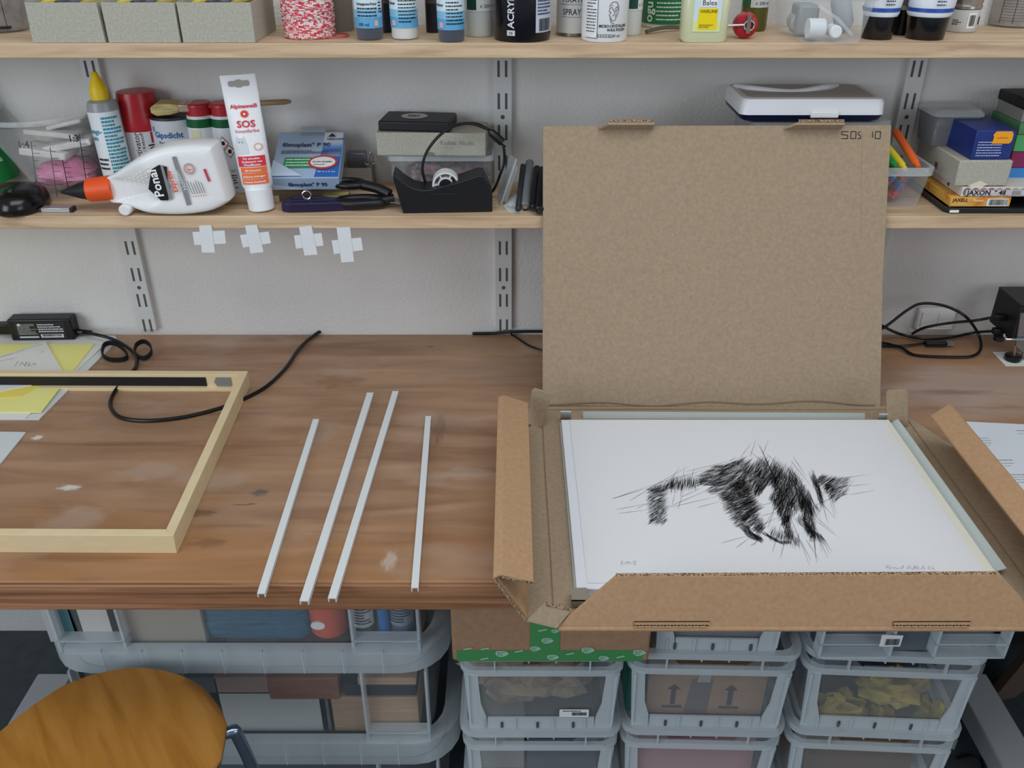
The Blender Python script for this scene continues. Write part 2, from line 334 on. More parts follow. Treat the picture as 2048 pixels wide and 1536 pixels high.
# ================= WOODEN FRAME =================
t = thing('picture_frame', 'empty pale wooden picture frame lying on the table at left', 'picture frame', tuple(P(355, 1107)))
fo = V(P(355, 1107)); zt = .0285
fr = [V(P(355, 1107)), V(P(501, 772)), V(P(501, 772))+V((-.530, .004, 0)), V(P(355, 1107))+V((-.530, .004, 0))]  # outer corners fr, br, bl, fl
fr = [p-fo for p in fr]
def inset(c, d):
    n = len(c); out = []
    for i in range(n):
        e1 = (c[i]-c[i-1]).normalized(); e2 = (c[(i+1) % n]-c[i]).normalized()
        n1 = V((-e1.y, e1.x, 0)); n2 = V((-e2.y, e2.x, 0)); k = (n1+n2); k = k/ (k.dot(n1)); out.append(c[i]+k*d)
    return out
i1 = inset(fr, .0125); i2 = inset(fr, .020)
names = ['right', 'back', 'left', 'front']
for i in range(4):
    j = (i+1) % 4; rings = []
    for A, B1, C1 in ((fr[i], i1[i], i2[i]), (fr[j], i1[j], i2[j])):
        rings.append([(A.x, A.y, 0), (A.x, A.y, zt), (B1.x, B1.y, zt), (B1.x, B1.y, .006), (C1.x, C1.y, .006), (C1.x, C1.y, 0)])
    O('frame_rail', MB().loft(rings, framewood), t, bev=.0006)
    if i == 1:   # black liner strip and grey corner spring inside the back rail
        e = (i1[j]-i1[i]).normalized(); nn = V((-e.y, e.x, 0)); a0 = i1[i]+e*.055+nn*.0006; a1 = i1[j]-e*.02+nn*.0006
        O('liner', MB().panel([a0+V((0, 0, .0075)), a1+V((0, 0, .0075)), a1+V((0, 0, .0235)), a0+V((0, 0, .0235))], -.001, mat('161415', .6)), t, label='black liner strip along the inside of the back rail')
        a0 = i1[i]+e*.014+nn*.0006; a1 = a0+e*.024
        O('corner_spring', MB().panel([a0+V((0, 0, .0075)), a1+V((0, 0, .0075)), a1+e*.004+V((0, 0, .015)), a1+V((0, 0, .0235)), a0+V((0, 0, .0235))], -.001, mat('7d8082', .4)), t, label='grey metal corner piece')
# ================= CARDBOARD MAILER =================
t = thing('cardboard_mailer', 'open brown cardboard mailer with raised lid on the table', 'cardboard box', (0, 0, 0))
def G(*a): return P(*a)
z0 = .7505; z1 = .7545
xl, xr = .047, .613; yb, yf = -.269, -.748
O('base', MB().prism([(xl, yf), (xr, yf), (xr, yb), (xl, yb)], z0, z1, card), t)
O('back_crease', MB().tube([(xl, yb-.012, z1), (xl+.15, yb-.010, z1+.0008), (xl+.3, yb-.012, z1), (xr, yb-.011, z1)], .0012, cardfold, 6), t)
# lid leaning on the shelf edge
sl = (.1885-.269)/(1.022-.755)
def LP(px, py):            # pixel on the lid plane y = yb + k (z - z1)
    k = (-.1864-yb)/(1.038-z1); a = ta(py)
    # h = a*(D+y), y = yb+k*(ZC-h-z1)
    h = a*(D+yb+k*(ZC-z1))/(1+a*k); y = yb+k*(ZC-h-z1); z = ZC-h
    return V(((px-1024)/F*((y+D)*cos(TH)+h*sin(TH)), y, z))
lid = MB().panel([LP(1085, 812), LP(1761, 814), LP(1766, 560), LP(1783, 250), LP(1086, 252)], -.004, card)
L_ = O('lid', lid, t, bev=.0008)
crk = MB().tube([LP(x, 806+3*sin(x*.03)+2*sin(x*.011))+V((0, -.0008, 0)) for x in range(1090, 1758, 12)], .0013, cardfold, 5)
O('hinge_crease', crk, L_)
O('crease_line', MB().tube([LP(1724-0.012*(y-250), y)+V((0, -.0001, 0)) for y in (262, 330, 420, 480)], .0004, card, 5), L_)
pr = print_on(MB())
def seg7(m, pts, wd=.0011):
    for (x0, y0), (x1, y1) in zip(pts, pts[1:]):
        a, b2 = LP(x0, y0)+V((0, -.0006, 0)), LP(x1, y1)+V((0, -.0006, 0)); d = (b2-a).normalized(); n = V((-d.z, 0, d.x))*wd/2
        m.poly([a-n, b2-n, b2+n, a+n], INK)
seg7(pr, [(1697, 263), (1683, 263), (1683, 269), (1695, 270), (1695, 277), (1682, 277)])
seg7(pr, [(1702, 263), (1712, 263), (1711, 277), (1701, 277), (1702, 263)])
seg7(pr, [(1721, 263), (1717, 264), (1716, 269), (1720, 270), (1721, 277), (1714, 277)])
seg7(pr, [(1745, 263), (1745, 275)])
seg7(pr, [(1751, 263), (1761, 263), (1760, 277), (1750, 277), (1751, 263)])
O('printed_mark', pr, L_, smooth=0, label='printed digits SOS 10 in the upper corner')
for px0, px1 in ((1196, 1306), (1567, 1682)):
    a, b2 = LP(px0, 253), LP(px1, 253); c, d = LP(px1-2, 243), LP(px0+16, 243)
    up = V((0, -.012, .012))
    m = MB().panel([a+V((0, 0, -.001)), b2+V((0, 0, -.001)), b2+V((0, -.004, .004))+V((-.001, -.012, .006)), a+V((.014, -.016, .010))], .004, card)
    fl = O('lid_tab', m, t, bev=.0006)
    O('corrugation', MB().panel([a+V((.016, -.0165, .0103)), b2+V((-.002, -.0165, .0103)), b2+V((-.002, -.0145, .0135)), a+V((.016, -.0145, .0135))], .0004, cardedge), fl)
# left side: floor strip W1, outer wall W2, folded-in top W3
zt = .824
def side(sg, C, B, Lx, Rx, zB, zL, zR, ya, yb2, ztip=0):
    O('side_floor', MB().panel([(C, yf+.006, z1), (C, yb-.02, z1), (B, yb2, zB), (B, ya, zB)][::sg], -.003, card), t)
    O('side_wall', MB().panel([(B, ya, zB), (B, yb2, zB), (Lx, yb2, zL), (Lx, ya-.002, zL)][::sg], .003, cardout, ), t, bev=.0005)
    tx = Lx+(Rx-Lx)*.2; m = MB().loft([[(Lx, y_, zL-.003), (Lx, y_, zL), (tx, y_, zL+.004), (Rx, y_, zR), (Rx, y_, zR-.003), (tx, y_, zL+.001)] for y_ in (ya-.004, yb2)], cardout)
    o = O('folded_side', m, t, bev=.0006)
    e = MB()
    def cor(a, b2, w_=.003):
        a, b2 = V(a), V(b2); n = V((0, 0, 1)).cross(b2-a); n = (b2-a).cross(V((0, 1, 0))).normalized()*w_/2
        e.panel([a-n, b2-n, b2+n, a+n], .0004, cardedge)
    cor((B, ya-.0014, zB+.001), (Lx, ya-.0036, zL-.001)); cor((Lx+(Rx-Lx)*.2, ya-.0076, zL+.0035), (Rx, ya-.0046, zR+.001))
    O('corrugated_edge', e, t, smooth=0)
side(1, xl, .0157, -.0205, .0235, .757, .824, .815, -.742, -.36)
side(-1, xr, .648, .628, .600, .760, .830, .815, -.742, -.395)
for x, s_ in ((xl, 1), (xr, -1)): O('floor_crease', MB().tube([(x, yf+.01, z1+.0003), (x+.0006, -.6, z1+.0005), (x-.0004, -.45, z1+.0003), (x, yb-.02, z1+.0003)], .0009, cardfold, 5), t)
# ears standing at the back corners and the front-left corner
def ear(pix_bottom, top, lab=None, dep=.004, m_=card, yoff=.0):
    a, b2 = [P(x, y, z1) for x, y in pix_bottom]; q = [a, b2]
    for x, y in top: q.append(W(x, y, min(a.y, b2.y)+yoff))
    return O('corner_ear', MB().panel(q, dep, m_), t, bev=.0008)
ear([(1054, 845), (1085, 855)], [(1101, 800), (1104, 788), (1099, 784), (1070, 775), (1064, 779)], yoff=.01)
ear([(1787, 852), (1815, 851)], [(1814.5, 782), (1811, 777), (1776, 779), (1771, 784), (1772, 838)], yoff=.008)
e = ear([(1051, 1239.5), (1114, 1255)], [(1144, 1217), (1138, 1213), (1097, 1203), (1088, 1205)], yoff=.012)
a, b2 = W(1092, 1203, -.7400), W(1142, 1214, -.7400)
O('corrugated_edge', MB().panel([a+V((0, -.004, -.002)), b2+V((0, -.004, -.002)), b2+V((0, -.003, .0022)), a+V((0, -.003, .0022))], .0004, cardedge), e)
# front wall, tapered ends, with two slots in the bottom fold
def FP(px, py):           # pixel on the front wall plane, leaning inward
    k = .20; yy = yf-.0015; a = ta(py); h = a*(D+yy+k*(ZC-z0))/(1+a*k); y = yy+k*(ZC-h-z0)
    return V(((px-1024)/F*((y+D)*cos(TH)+h*sin(TH)), y, ZC-h))
q = [FP(1115, 1253), FP(1420, 1256), FP(2078, 1257), FP(2040, 1192), FP(2000, 1149), FP(1232, 1153)]
fw = O('front_wall', MB().panel(q, -.004, cardout), t, bev=.0006)
O('corrugated_edge', MB().panel([q[5]+V((0, .0003, .0002)), q[4]+V((0, .0003, .0002)), q[4]+V((0, .0042, .0010)), q[5]+V((0, .0042, .0010))], -.0004, cardedge), fw)
O('bottom_fold', MB().tube([V((xl+.005, yf+.002, z0-.0005)), V((xr+.02, yf+.002, z0-.0005))], .0045, cardout, 10), fw)
for a0, a1 in ((1268, 1419), (1786, 1941)):
    dk = MB(); c = [FP(a0, 1251.5), FP(a1-4, 1251.5), FP(a1, 1241.5), FP(a0, 1242)]
    dk.panel([p+V((0, -.0004, 0)) for p in c], .0004, mat('2a1c14', .9))
    zz = MB(); n = 11; lo = [FP(a0+(a1-a0)*i/n, 1251) + V((0, -.0016, 0)) for i in range(n+1)]; hi = [FP(a0+(a1-a0)*(i+.5)/n, 1246.5)+V((0, -.0016, 0)) for i in range(n)]
    pth = []
    for i in range(n): pth += [lo[i], hi[i]]
    for p, q2 in zip(pth, pth[1:]): zz.tube([p, q2], .0004, cardout, 4)
    zz.tube([c[0]+V((0, -.0016, 0)), c[1]+V((0, -.0016, 0))], .0008, cardout, 5)
    up = [FP(a0, 1247)+V((0, -.0016, 0)), FP(a1, 1247)+V((0, -.0016, 0)), FP(a1, 1242)+V((0, -.0016, 0)), FP(a0, 1242.5)+V((0, -.0016, 0))]
    zz.panel(up, .0006, cardout)
    s_ = O('slot', dk, fw); O('corrugation', zz, s_)
# ================= PRINT AND TRAY =================
zp = .7665; ybk = P(0, 838, zp).y
trm = mat('c0cac6', .6)
t = thing('card_tray', 'grey-green card tray with raised rims holding the print in the mailer', 'tray', (0, 0, 0))
A, B_, C_, E_ = P(1120, 838, z1), P(1780, 838, z1), P(2003, 1160, z1), P(1146, 1203, z1)
x0, x1, y0, y1 = A.x+.001, .590, -.703, A.y
x0 = P(1123, 845, zp).x; x1 = P(1779, 840, zp).x
O('backing', MB().box(x0-.002, x1+.002, y0-.001, ybk+.004, z1+.0004, z1+.002, trm), t)
O('back_rim', MB().panel([P(1166, 836, z1), P(1729, 838, z1), W(1729, 826, P(0, 838, z1).y+.001), W(1166, 823, P(0, 836, z1).y+.001)], .0015, trm), t)
O('corner_tab', MB().panel([P(1121, 836, z1), P(1142, 836, z1), W(1142, 822, ybk+.003), W(1121, 822, ybk+.003)], .0015, trm), t)
m = MB().panel([P(1754, 840, z1), P(1778, 840, z1), W(1778, 827, ybk+.003), W(1758, 827, ybk+.003)], .0015, trm)
m.panel([P(1778, 838, z1), P(1788, 850, z1), W(1789, 838, P(0, 850, z1).y), W(1783, 827, ybk+.002)], .0015, trm)
O('corner_tab', m, t)
# right rim, leaning outward
a, b2 = (x1+.002, -.318), (x1+.002, -.662)
O('side_rim', MB().panel([(a[0], a[1], z1+.001), (b2[0], b2[1], z1+.001), (b2[0]+.014, b2[1]-.004, z1+.011), (a[0]+.013, a[1]+.006, z1+.011)], .0015, trm), t)
O('rim_end', MB().panel([P(2014, 1168, z1), P(2029, 1186, z1), P(2018, 1170, z1+.004)], .001, trm), t)
m = MB().panel([P(1143, 1201, z1+.014), P(1190, 1201, z1+.014), P(1186, 1190, z1+.014), P(1174, 1189, z1+.014), P(1173, 1175, z1+.014), P(1144, 1176, z1+.014)], -.0012, mat('8f8779', .7))
m.panel([P(1143, 1201, z1+.014), P(1190, 1201, z1+.014), P(1190, 1201, z1+.014)+V((0, 0, -.009)), P(1143, 1201, z1+.014)+V((0, 0, -.009))], .001, mat('8f8779', .7))
O('front_corner', m, t, label='grey-brown folded card corner at the front left')
papm = mat('e2e3e5', .7, spec=.2); papw = mat('e3e5ec', .7, spec=.2); creamm = mat('e6e2d3', .7)
o = one('mount_board', MB().box(x0, x1, y0+.003, ybk, z1+.002, zp-.0012, papw), 'white mount board lying under the ink drawing', 'board', bev=.0008)
O('cream_margin', MB().prism([(x1-.014, y0+.004), (x1-.0005, y0+.004), (x1-.0005, ybk-.001), (x1-.009, ybk-.001)], zp-.0012, zp-.0008, creamm), o, label='cream margin along the right edge')
t = thing('ink_print', 'white sheet with a black ink hatched drawing, lying in the open mailer', 'drawing', (0, 0, 0))
px0, px1 = x0+.013, x1-.008
O('sheet', MB().panel([(px0, y0+.012, zp-.0002), (px1-.006, y0+.012, zp-.0002), (px1-.001, ybk-.002, zp-.0002), (px0, ybk-.002, zp-.0002)], -.0006, papm), t)
ink = print_on(MB())
blk = mat('0c0c0e', .6)
def ZP(x, y): return P(1190+x/3.4133, 850+y/3.4133, zp+.0004)
def stroke(x, y, x2, y2, w_=.00042, m_=blk):
    a, b2 = ZP(x, y), ZP(x2, y2); d = (b2-a); 
    if d.length < 1e-5: return
    d.normalize(); n = V((-d.y, d.x, 0))*w_/2; ink.poly([a-n*.5, a+(b2-a)*.3-n, b2-n*.3, b2+n*.3, a+(b2-a)*.3+n, a+n*.5], m_)
rnd = random.Random(11)
def hatch(sp, hw, n, ang, ln, jit=9, w_=.00045):
    tot = []
    for (a, b2) in zip(sp, sp[1:]): tot.append(sqrt((a[0]-b2[0])**2+(a[1]-b2[1])**2))
    S = sum(tot)
    for _ in range(n):
        u = rnd.random()*S; i = 0
        while u > tot[i] and i < len(tot)-1: u -= tot[i]; i += 1
        f = u/tot[i]; g = (i+f)/len(tot)
        x = sp[i][0]+(sp[i+1][0]-sp[i][0])*f; y = sp[i][1]+(sp[i+1][1]-sp[i][1])*f
        h = hw[0]+(hw[1]-hw[0])*g
        dx, dy = sp[i+1][0]-sp[i][0], sp[i+1][1]-sp[i][1]; l = sqrt(dx*dx+dy*dy); o_ = rnd.uniform(-h, h)
        x += -dy/l*o_; y += dx/l*o_
        a = R(ang[0]+(ang[1]-ang[0])*g+rnd.gauss(0, jit)); q = ln*rnd.uniform(.5, 1.4)/2
        stroke(x-q*cos(a), y+q*sin(a), x+q*cos(a), y-q*sin(a), w_*rnd.uniform(.38, .80))
hatch([(430, 430), (425, 520), (435, 610), (430, 665)], (60, 50), 480, (22, 42), 52)
hatch([(400, 455), (470, 420), (540, 400)], (25, 22), 150, (28, 60), 50)
hatch([(520, 410), (600, 395), (700, 385)], (28, 28), 170, (80, 84), 60, 8)
hatch([(715, 378), (780, 360), (860, 340)], (30, 75), 330, (14, 14), 62)
hatch([(820, 370), (920, 420), (1010, 520), (1080, 610)], (95, 60), 1150, (14, 22), 60)
hatch([(930, 350), (1000, 440), (1060, 540)], (60, 40), 420, (30, 30), 55)
hatch([(1200, 330), (1290, 430), (1350, 540)], (50, 40), 220, (60, 75), 60, 14)
hatch([(850, 310), (950, 290), (1030, 270)], (32, 45), 300, (18, 45), 60)
hatch([(1000, 330), (1080, 370), (1160, 430)], (100, 55), 620, (50, 62), 62)
hatch([(1100, 300), (1180, 300), (1260, 350)], (65, 60), 340, (65, 62), 70)
hatch([(900, 480), (960, 600), (1010, 680)], (42, 30), 300, (18, 28), 56)
hatch([(1040, 600), (1090, 660), (1140, 720)], (55, 25), 300, (40, 45), 50)
hatch([(1010, 680), (1060, 750), (1140, 785)], (28, 13), 330, (-35, -50), 40)
hatch([(1150, 735), (1220, 780), (1280, 803), (1330, 800)], (10, 7), 170, (-40, -30), 32)
hatch([(1190, 720), (1270, 760), (1390, 790)], (25, 25), 100, (72, 100), 60)
hatch([(1230, 460), (1270, 560), (1320, 650)], (38, 30), 420, (60, 75), 60)
hatch([(1300, 640), (1320, 720), (1340, 770)], (28, 22), 160, (80, 85), 50)
hatch([(1260, 330), (1340, 450), (1400, 570)], (85, 75), 520, (72, 80), 80, 16)
hatch([(1300, 330), (1400, 450), (1500, 600)], (50, 40), 220, (-58, -66), 90)
hatch([(1430, 500), (1450, 620), (1490, 760)], (45, 22), 300, (95, 80), 80, 10)
hatch([(1400, 640), (1470, 730), (1560, 785)], (25, 12), 150, (-55, -60), 60)
hatch([(1490, 350), (1520, 430), (1550, 540)], (20, 14), 120, (-62, -75), 90)
hatch([(1530, 365), (1620, 400), (1720, 420)], (22, 62), 330, (38, 30), 48)
hatch([(1580, 400), (1620, 450), (1660, 500)], (22, 25), 120, (45, 48), 60)
for q in ((118,503,345,436),(118,503,420,400),(235,517,420,405),(140,578,360,535),(160,603,370,577),(350,440,640,282),(290,568,345,538),(350,440,560,345),(420,400,870,270),(620,318,1050,212),
          (513,380,577,287),(583,490,612,285),(567,574,600,460),(655,380,677,290),(527,540,545,475),(500,560,800,430),(520,560,860,480),(590,492,720,430),(697,563,860,520),(990,225,1066,125),(1060,215,1098,100),(1150,190,1185,100),
          (920,245,965,215),(1117,132,1390,690),(1125,140,1300,540),(1150,190,1345,640),(1142,170,1330,620),(1058,182,1260,330),(1170,195,1260,275),(1340,245,1480,420),(1355,218,1440,350),(1490,310,1500,400),(1500,330,1560,560),
          (1480,350,1555,540),(1560,350,1640,640),(1560,560,1592,675),(1540,520,1640,640),(1600,450,1650,610),(1640,370,1880,335),(1730,418,1885,400),(1740,475,1910,445),(1640,530,1775,368),(1480,560,1740,440),
          (862,805,1045,755),(965,837,1060,765),(1062,825,1110,790),(1085,824,1230,560),(1213,862,1290,610),(1265,908,1320,700),(1400,780,1475,925),(1340,640,1465,955),(1490,760,1515,940),(1500,780,1507,910),(1440,780,1530,918),
          (1495,640,1660,765),(1500,620,1640,740),(1530,780,1590,905),(1560,770,1620,868),(1395,790,1398,850),(1510,700,1550,870),(1550,760,1600,880),(1100,700,1260,625),(1130,620,1250,590),(1100,560,1230,520),(1180,700,1240,530)):
    stroke(*q, w_=.00040)
O('ink_drawing', ink, t, smooth=0, label='black hatched ink lines forming a stretched figure')['kind'] = 'stuff'
pen = print_on(MB()); ink = pen; pg = mat('8b8e98', .7)
def scrib(pts, w_=.0004):
    for a, b2 in zip(pts, pts[1:]): stroke((a[0]-1190)*3.4133, (a[1]-850)*3.4133, (b2[0]-1190)*3.4133, (b2[1]-850)*3.4133, w_, pg)
scrib([(1773, 1137), (1773, 1131), (1781, 1130)]); scrib([(1773, 1134), (1779, 1133), (1779, 1138), (1784, 1133), (1787, 1137), (1791, 1134), (1794, 1138), (1799, 1135), (1803, 1137), (1807, 1130), (1805, 1138)])
scrib([(1815, 1139), (1816, 1132), (1824, 1131)]); scrib([(1816, 1135), (1822, 1135), (1825, 1139), (1830, 1131), (1829, 1138), (1835, 1131), (1834, 1138), (1839, 1135), (1843, 1138), (1847, 1131), (1848, 1138), (1852, 1137)])
scrib([(1856, 1133), (1860, 1132), (1857, 1138), (1862, 1138)]); scrib([(1866, 1133), (1864, 1138), (1869, 1138), (1867, 1136)])
scrib([(1242, 1129), (1242, 1122), (1246, 1122), (1243, 1125), (1247, 1128), (1242, 1129)]); scrib([(1249, 1129), (1251, 1122)]); scrib([(1253, 1129), (1254, 1122), (1257, 1124), (1253, 1126)]); scrib([(1258, 1123), (1257, 1128), (1262, 1127), (1260, 1123)])
scrib([(1263, 1126), (1266, 1126)]); scrib([(1266, 1122), (1273, 1122)]); scrib([(1266, 1129), (1273, 1129)]); scrib([(1268, 1122), (1268, 1129)]); scrib([(1271, 1122), (1271, 1129)])
O('pencil_writing', pen, t, smooth=0, label='faint pencil title and signature')
# ================= UNDER THE TABLE =================
def tote(name, lab, cx, yfr, w_, d_, zb, zt_, rimh, group, contents=None, cover=None, r=.06, mf=frost, mr=frostd, panels=True, ribs=8):
    t = thing(name, lab, 'storage box', (cx, yfr+d_/2, zb), group=group)
    h = zt_-zb; wi = w_-.05; di = d_-.03
    m = MB()
    n = 5
    m.loft([rrect(wi-.028, di-.02, r*.8, 0, n), rrect(wi-.014, di-.008, r*.85, .006, n), rrect(wi, di, r, h-rimh, n)], mf, (True, False))
    O('body', m, t, solid=.0012)
    m = MB(); m.loft([rrect(wi, di, r, h-rimh, n), rrect(w_-.004, d_-.004, r*1.2, h-rimh, n), rrect(w_, d_, r*1.2, h-rimh+.003, n), rrect(w_, d_, r*1.2, h-.004, n), rrect(w_-.012, d_-.012, r*1.1, h, n), rrect(wi-.004, di-.004, r, h, n), rrect(wi-.004, di-.004, r, h-rimh, n)], mr, (False, False))
    for i in range(ribs):
        x = -w_/2+.1+(w_-.2)*i/(ribs-1); m.box(x-.001, x+.001, -d_/2-.0005, -di/2, h-rimh+.002, h-.0005, mr)
    O('rim', m, t)
    if panels:
        for sx in (-1, 1):     # squarish raised hand-hold frames near both front corners
            x0, x1 = sorted((sx*(wi/2-.01), sx*(wi/2-.115))); f = -di/2-.002
            m = MB(); zt2 = h-rimh; b = .004
            for a0, a1, c0, c1 in ((x0, x1, .004, .004+b), (x0, x1, .03, .033), (x0, x0+b, .004, zt2), (x1-b, x1, .004, zt2)):
                m.box(a0, a1, f-.008, f+.012, c0, c1, mr)
            m.box(x0, x1, f-.0085, f-.0075, .008, .03, mf)
            O('corner_panel', m, t)
    return t
gt = 'stacked frosted storage totes'
YT = -.50; cxT = -.4175
tops = [.6635, .459, .255]
tote('storage_tote', 'large frosted tote directly under the tabletop, holding a blue sack and spray bottles', cxT, YT, .625, .40, .440, tops[0], .05, gt)
tote('storage_tote', 'large frosted tote in the middle of the left stack, holding wooden blocks', cxT+.004, YT-.002, .630, .40, .236, tops[1], .05, gt)
tote('storage_tote', 'large frosted tote lowest in the left stack, its rim behind the stool leg', cxT+.012, YT-.004, .635, .40, .003, tops[2], .058, gt)
# contents of the totes
yi = YT+.029
def boxthing(name, lab, cat, pl, pr, pt, pb, y, dep, m_, zfloor=None, rz=0, bev=.001, group=None):
    a = W(pl, pb, y); b = W(pr, pt, y); z = a.z if zfloor is None else zfloor
    return one(name, MB().box(-(b.x-a.x)/2, (b.x-a.x)/2, 0, dep, 0, b.z-z, m_), lab, cat, group, loc=((a.x+b.x)/2, y, z), rz=rz, bev=bev)
zA, zB_ = .446, .242
boxthing('paper_bag', 'white carrier bag with a teal stripe inside the top tote at far left', 'bag', 98, 123, 1180, 1275, yi, .20, mat('c9ccce', .6), zA)
boxthing('folded_card', 'teal and beige card standing in the top tote at left', 'card', 127, 141, 1180, 1280, yi-.004, .18, mat('4f8087', .6), zA)
boxthing('paper_packet', 'white printed packet in the left corner of the top tote', 'packet', 152, 226, 1180, 1275, yi-.004, .06, mat('cfcfca', .6), zA)
boxthing('greyboard_sheet', 'beige board standing in the top tote beside the blue sack', 'board', 232, 390, 1180, 1290, yi-.004, .06, mat('a49c90', .8), zA)
a, b_ = W(385, 1285, yi), W(612, 1200, yi)
bsm = (noisy('blue_sack', [hx('345a72'), hx('49718a')], (6, 6, 60), 4., 5, .6, .8, 70, bdist=.004))
m = MB(); N_ = 14; rs = []
for j in range(7): rs.append([(p[0]*(1-.03*sin(j*2.1+p[0]*40))+(a.x+b_.x)/2+.006*sin(j*1.3), p[1]+yi+.068+.003*sin(j*2+p[0]*60), zA+.004+.03*j) for p in rrect((b_.x-a.x)*(1, 1.02, .99, 1, .97, .96, .9)[j], .128, .03, 0, 6)])
m.loft(rs, bsm)
one('blue_sack', m, 'wrinkled blue sack inside the top left tote', 'sack')
a, b_ = W(616, 1288, yi), W(686, 1200, yi); r = (b_.x-a.x)/2
t = thing('spray_bottle', 'orange-red bottle with a white oval sticker in the top left tote', 'bottle', ((a.x+b_.x)/2, yi+r, zA))
O('body', MB().lathe([(r*.8, 0), (r, .008), (r, .10), (r*.9, .13), (r*.3, .16), (r*.3, .18)], mat('d0604a', .4), 32), t)
m = print_on(MB()); m.fprism([(-.012+.011*cos(i*pi/10), .035+.008*sin(i*pi/10)) for i in range(20)], -r-.001, -r+.002, WHITE); O('sticker', m, t)
for i, (l_, r_, c_, lab, k) in enumerate(((702, 742, 'b9bab6', 'white-labelled bottle with dark neck in the right corner of the top left tote', 1), (757, 772, '2f78b8', 'bright blue can in the right corner of the top left tote', 0), (777, 822, '5c6f84', 'blue-grey can standing rightmost in the top left tote', 2))):
    a, b_ = W(l_, 1280, yi), W(r_, 1200, yi); r = (b_.x-a.x)/2; a.z = zA
    t = thing('paint_bottle', lab, 'bottle', ((a.x+b_.x)/2, yi+r+.002*i, zA), group='bottles inside the top left tote')
    O('body', MB().lathe([(r*.95, 0), (r, .004), (r, .10), (r*.6, .12), (r*.6, .15)], mat('4a4d52' if k == 1 else c_, .4), 28), t)
    if k: m = print_on(MB()); m.wrap(-r*1.2, r*1.2, .03, .075, r+.0006, mat('c4c6c4' if k == 1 else '8d99a6')); m.lines(-r, r, .036, .07, 6, INK, r+.0012); O('label', m, t)
wd1 = noisy('dark_block', [hx('8a5a44'), hx('a3705a')], (3, 30, 60), 3., 6, .6); wd2 = noisy('light_block', [hx('b8977a'), hx('cbaa8b')], (3, 30, 60), 3., 6, .6)
boxthing('cardboard_piece', 'pinkish board lying on top in the middle left tote', 'board', 432, 540, 1355, 1385, yi, .2, mat('b09488', .8), W(0, 1388, yi).z)
boxthing('white_block', 'large white block inside the middle left tote', 'block', 440, 648, 1384, 1476, yi, .2, mat('c9cbc8', .7), zB_)
boxthing('wood_block', 'reddish knotty wood block on top inside the middle left tote', 'wood block', 541, 674, 1356, 1396, yi-.002, .19, wd1, W(0, 1397, yi).z+.0006, group='wood blocks in the middle left tote')
boxthing('wood_block', 'pale wood block standing low inside the middle left tote', 'wood block', 664, 835, 1395, 1468, yi, .2, wd2, zB_, group='wood blocks in the middle left tote')
boxthing('wood_block', 'pale wood strip above the dotted black strip in the middle left tote', 'wood block', 716, 832, 1356, 1370, yi, .2, wd2, W(0, 1370, yi).z, group='wood blocks in the middle left tote')
b = boxthing('black_strip', 'black strip with white dots inside the middle left tote', 'strip', 690, 832, 1371, 1390, yi, .15, mat('2b3036', .6), W(0, 1391, yi).z)
boxthing('packet', 'grey packet between the white block and the pale wood in the middle left tote', 'packet', 648, 662, 1392, 1472, yi, .18, mat('6d737c', .7), zB_)
boxthing('packet', 'dark grey packet inside the middle left tote beside the white block', 'packet', 395, 431, 1356, 1470, yi, .18, mat('59606c', .7), zB_)
boxthing('packet', 'dark contents of the lowest left tote', 'packet', 200, 800, 1531, 1620, yi, .2, mat('474c54', .7), .012)
